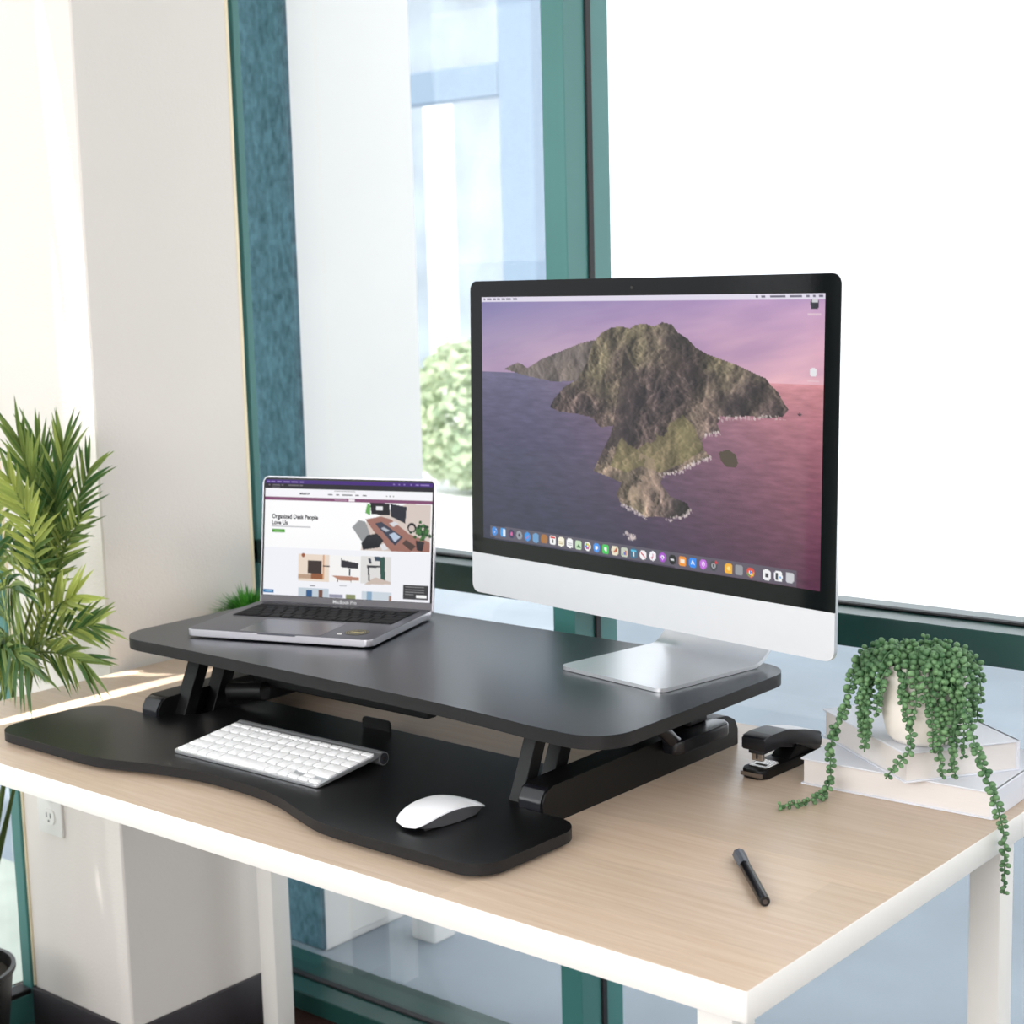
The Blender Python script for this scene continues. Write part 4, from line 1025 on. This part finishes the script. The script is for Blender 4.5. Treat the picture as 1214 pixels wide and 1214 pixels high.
# ------------------------------------------------------------------ wall outlet on the pillar
ol = thing('wall_outlet', 'white double power outlet low on the front of the white pillar', 'outlet', (-1.722, .4165, -.300))
bm = new_bm(); prism(bm, rounded([(-.036, -.0285), (.036, -.0285), (.036, .085), (-.036, .085)], .004, 4), 0, .006, .0015, 2, Matrix(((1, 0, 0, 0), (0, 0, -1, 0), (0, 1, 0, 0), (0, 0, 0, 1)))); obj('cover_plate', bm, M_outlet, ol)
for zc in (.006, .048):
    bm = new_bm(); prism(bm, rounded([(-.017, zc - .014), (.017, zc - .014), (.017, zc + .014), (-.017, zc + .014)], .010, 6), .006, .0085, .0006, 1, Matrix(((1, 0, 0, 0), (0, 0, -1, 0), (0, 1, 0, 0), (0, 0, 0, 1)))); s_ = obj('socket', bm, M_outlet, ol)
    bm = new_bm()
    for dx in (-.006, .006): box(bm, dx - .0012, dx + .0012, -.0088, -.0080, zc - .002, zc + .007)
    box(bm, -.002, .002, -.0088, -.0080, zc - .010, zc - .006)
    obj('socket_slots', bm, M_slot, s_)

# ------------------------------------------------------------------ beyond the glass
def tree_ball(name, label, loc, rx, ry, rz_, n, seed, size=.10):
    rnd = random.Random(seed); t = thing(name, label, 'shrub', loc, 0, 'shrubs outside the window')
    V = []; F = []; T = []
    for k in range(n):
        d = Vector((rnd.gauss(0, 1), rnd.gauss(0, 1), rnd.gauss(0, 1))).normalized() * (rnd.uniform(.5, 1) ** .5)
        c = Vector((d.x * rx, d.y * ry, rz_ + d.z * rz_ * .95))
        a_ = Vector((rnd.gauss(0, 1), rnd.gauss(0, 1), rnd.gauss(0, 1))).normalized() * size; b_ = a_.orthogonal().normalized() * size * .5
        o0 = len(V); V += [tuple(c - a_), tuple(c + b_), tuple(c + a_), tuple(c - b_)]; T += [min(1, max(0, rnd.gauss(.5, .3)))] * 4; F.append((o0, o0 + 1, o0 + 2, o0 + 3))
    me = bpy.data.meshes.new('foliage'); me.from_pydata(V, [], F); me.update(); at = me.attributes.new('tone', 'FLOAT', 'POINT'); at.data.foreach_set('value', T); me.materials.append(M_bush)
    o = bpy.data.objects.new('foliage', me); COL.objects.link(o); o.parent = t
    bm = new_bm(); tube(bm, [(0, 0, 0), (0, 0, rz_)], [.03, .015], 8); obj('stem', bm, M_palmstem, t)
    return t
tree_ball('garden_shrub', 'pale green shrub seen blurred through the window beside the white pillar', (-6.25, 6.7, FL - .01), .5, .45, .52, 2600, 1, .05)
tree_ball('garden_shrub', 'pale green shrub seen blurred through the window close to the large screen', (-5.35, 7.4, FL - .01), .42, .4, .36, 1800, 2, .05)
# pale blue canopy frame
can = thing('canopy_frame', 'pale blue canopy beam and post seen blurred outside the left window pane', 'canopy', (-4.6, 6.0, FL - .01))
bm = new_bm(); box(bm, -3.2, -.737, -.05, .05, 2.41, 2.60, .01, 1); obj('beam', bm, M_bluewhite, can)
bm = new_bm(); box(bm, -.735, -.49, -.06, .06, 0, 3.6, .01, 1); obj('post', bm, M_bluewhite, can)
wp = new_bm(); box(wp, -.09, .09, -.09, .09, .0, 2.95, .01, 1); box(wp, -.11, .11, -.11, .11, 0, .06, .01, 1)
tag(obj('porch_post', wp, M_ext), 'square white post seen blurred outside beside the white pillar', 'post'); bpy.data.objects['porch_post'].location = (-8.6, 9.0, FL - .01)
bm = new_bm(); prism(bm, rounded([(-.035, -.035), (.035, -.035), (.035, .035), (-.035, .035)], .008, 3), 0, .56, .004, 2);
pp = tag(obj('bollard', bm, M_ext), 'short white post standing on the concrete just outside, seen under the desk', 'post'); pp.location = (-1.55, 1.22, FL - .01)
# distant pale buildings
bld = thing('exterior_building', 'overexposed white building far outside the right window pane', 'building', (-9, 17, FL - .01))
bm = new_bm(); box(bm, -4.2, 12, 0, .4, 0, 6.0); obj('facade', bm, mat('bright_facade', (228, 232, 240), .9, spec=.1, noise_amt=.04, noise_scale=.5), bld)
bm = new_bm(); box(bm, -4.3, 12, -.1, .45, 6.0, 6.15, .02, 1); obj('parapet', bm, M_ext, bld)
bld = thing('exterior_building', 'building blurred far outside the left window pane, coloured for the bluish glazing reflection', 'building', (-18, 16.5, FL - .01))
bm = new_bm(); box(bm, -6, 4.5, 0, .4, 0, 6.0); obj('facade', bm, mat('glazing_toned_facade', (150, 160, 170), .9, spec=.1, noise_amt=.5, noise_scale=1.1), bld)  # bluish reflection of the double glazing put into the facade colour
bm = new_bm(); box(bm, -6, 4.5, -.1, .45, 6.0, 6.15, .02, 1); obj('parapet', bm, M_ext, bld)

# ------------------------------------------------------------------ lift everything onto the floor level z = 0
for o in list(COL.objects):
    if o.parent is None: o.location.z += UP

# ------------------------------------------------------------------ light
w = bpy.data.worlds.new('World'); SC.world = w; w.use_nodes = True
bg = w.node_tree.nodes['Background']; bg.inputs['Color'].default_value = (.98, .99, 1.0, 1); bg.inputs['Strength'].default_value = 1.7
def lamp(kind, name, loc, rot=None, target=None, **kw):
    l = bpy.data.lights.new(name, kind); o = bpy.data.objects.new(name, l); COL.objects.link(o); o.location = (loc[0], loc[1], loc[2] + UP)
    if target is not None:
        d = Vector((target[0], target[1], target[2] + UP)) - o.location; o.rotation_euler = d.to_track_quat('-Z', 'Y').to_euler()
    for k, v in kw.items(): setattr(l, k, v)
    return o
lamp('SUN', 'sun', (0, -3, 6), target=(1.2, -.6, 0), energy=4.5, angle=.02, color=(1, .96, .9)).rotation_euler = Vector((-.25, .70, -.66)).to_track_quat('-Z', 'Y').to_euler()
# added unseen fill lamps; the first two stand in for window daylight
lamp('AREA', 'fill_left', (-1.7, -2.4, 1.3), target=(-.7, .5, .1), shape='RECTANGLE', size=1.4, size_y=1.6, energy=30, color=(1, 1, 1))
lamp('AREA', 'fill_rear', (.2, -3.6, 1.4), target=(-.6, .4, .2), shape='RECTANGLE', size=2.4, size_y=1.4, energy=105, color=(1, .99, .98))
lamp('AREA', 'low_fill', (.9, -1.6, -.25), target=(-1.5, .5, -.45), shape='RECTANGLE', size=1.4, size_y=.7, energy=9, color=(1, .99, 1))  # added lamp brightening the pillar below the desk top
lamp('AREA', 'outside_fill', (1.2, 2.4, .9), target=(-1.7, 1.2, .6), shape='RECTANGLE', size=1.6, size_y=2.2, energy=12, color=(1, .99, .98))  # added lamp brightening the white pillar outside the glass
lamp('AREA', 'room_fill', (1.6, -.4, 1.85), target=(-.2, .2, 0), shape='RECTANGLE', size=2.0, size_y=2.0, energy=52, color=(1, .98, .965))
# added narrow spot lamps imitating streaks of sun on the pillar and desk
def spot(name, loc, tgt, deg, energy, blend=.25, col=(1, .975, .93)):
    return lamp('SPOT', name, loc, target=tgt, spot_size=R(deg), spot_blend=blend, energy=energy, shadow_soft_size=.004, color=col)
spot('streak_spot', (-1.405, -2.2, .22), (-1.388, .29, .0), .95, 5200, .35)
spot('streak_spot', (-1.70, .335, 1.86), (-1.568, .417, .80), 3.6, 260, .2)
spot('streak_spot', (-1.665, .335, 1.86), (-1.600, .417, .50), 1.3, 300, .3)
spot('streak_spot', (-1.62, .330, 1.86), (-1.535, .417, .20), 3.4, 420, .2)
spot('streak_spot', (-1.64, .34, -.06), (-1.595, .417, -.40), 3.2, 6, .8)

# ------------------------------------------------------------------ camera
cam = bpy.data.cameras.new('camera'); co = bpy.data.objects.new('camera', cam); COL.objects.link(co); SC.camera = co
t, r, a = R(8.2028), R(-1.4458), R(40.3233)
fw = Vector((-math.sin(a) * math.cos(t), math.cos(a) * math.cos(t), -math.sin(t))); rt = Vector((math.cos(a), math.sin(a), 0)); up = rt.cross(fw)
rt2 = rt * math.cos(r) + up * math.sin(r); up2 = -rt * math.sin(r) + up * math.cos(r)
Mx = Matrix((rt2, up2, -fw)).transposed().to_4x4(); Mx.translation = (.747, -1.1912, .6444 + UP)
co.matrix_world = Mx
cam.sensor_width = 36; cam.lens = 1925.59 * 36 / 1214; cam.clip_start = .02; cam.clip_end = 200
cam.dof.use_dof = True; cam.dof.focus_distance = 1.95; cam.dof.aperture_fstop = 9
SC.view_settings.view_transform = 'Standard'; SC.view_settings.look = 'None'; SC.view_settings.exposure = 0.0
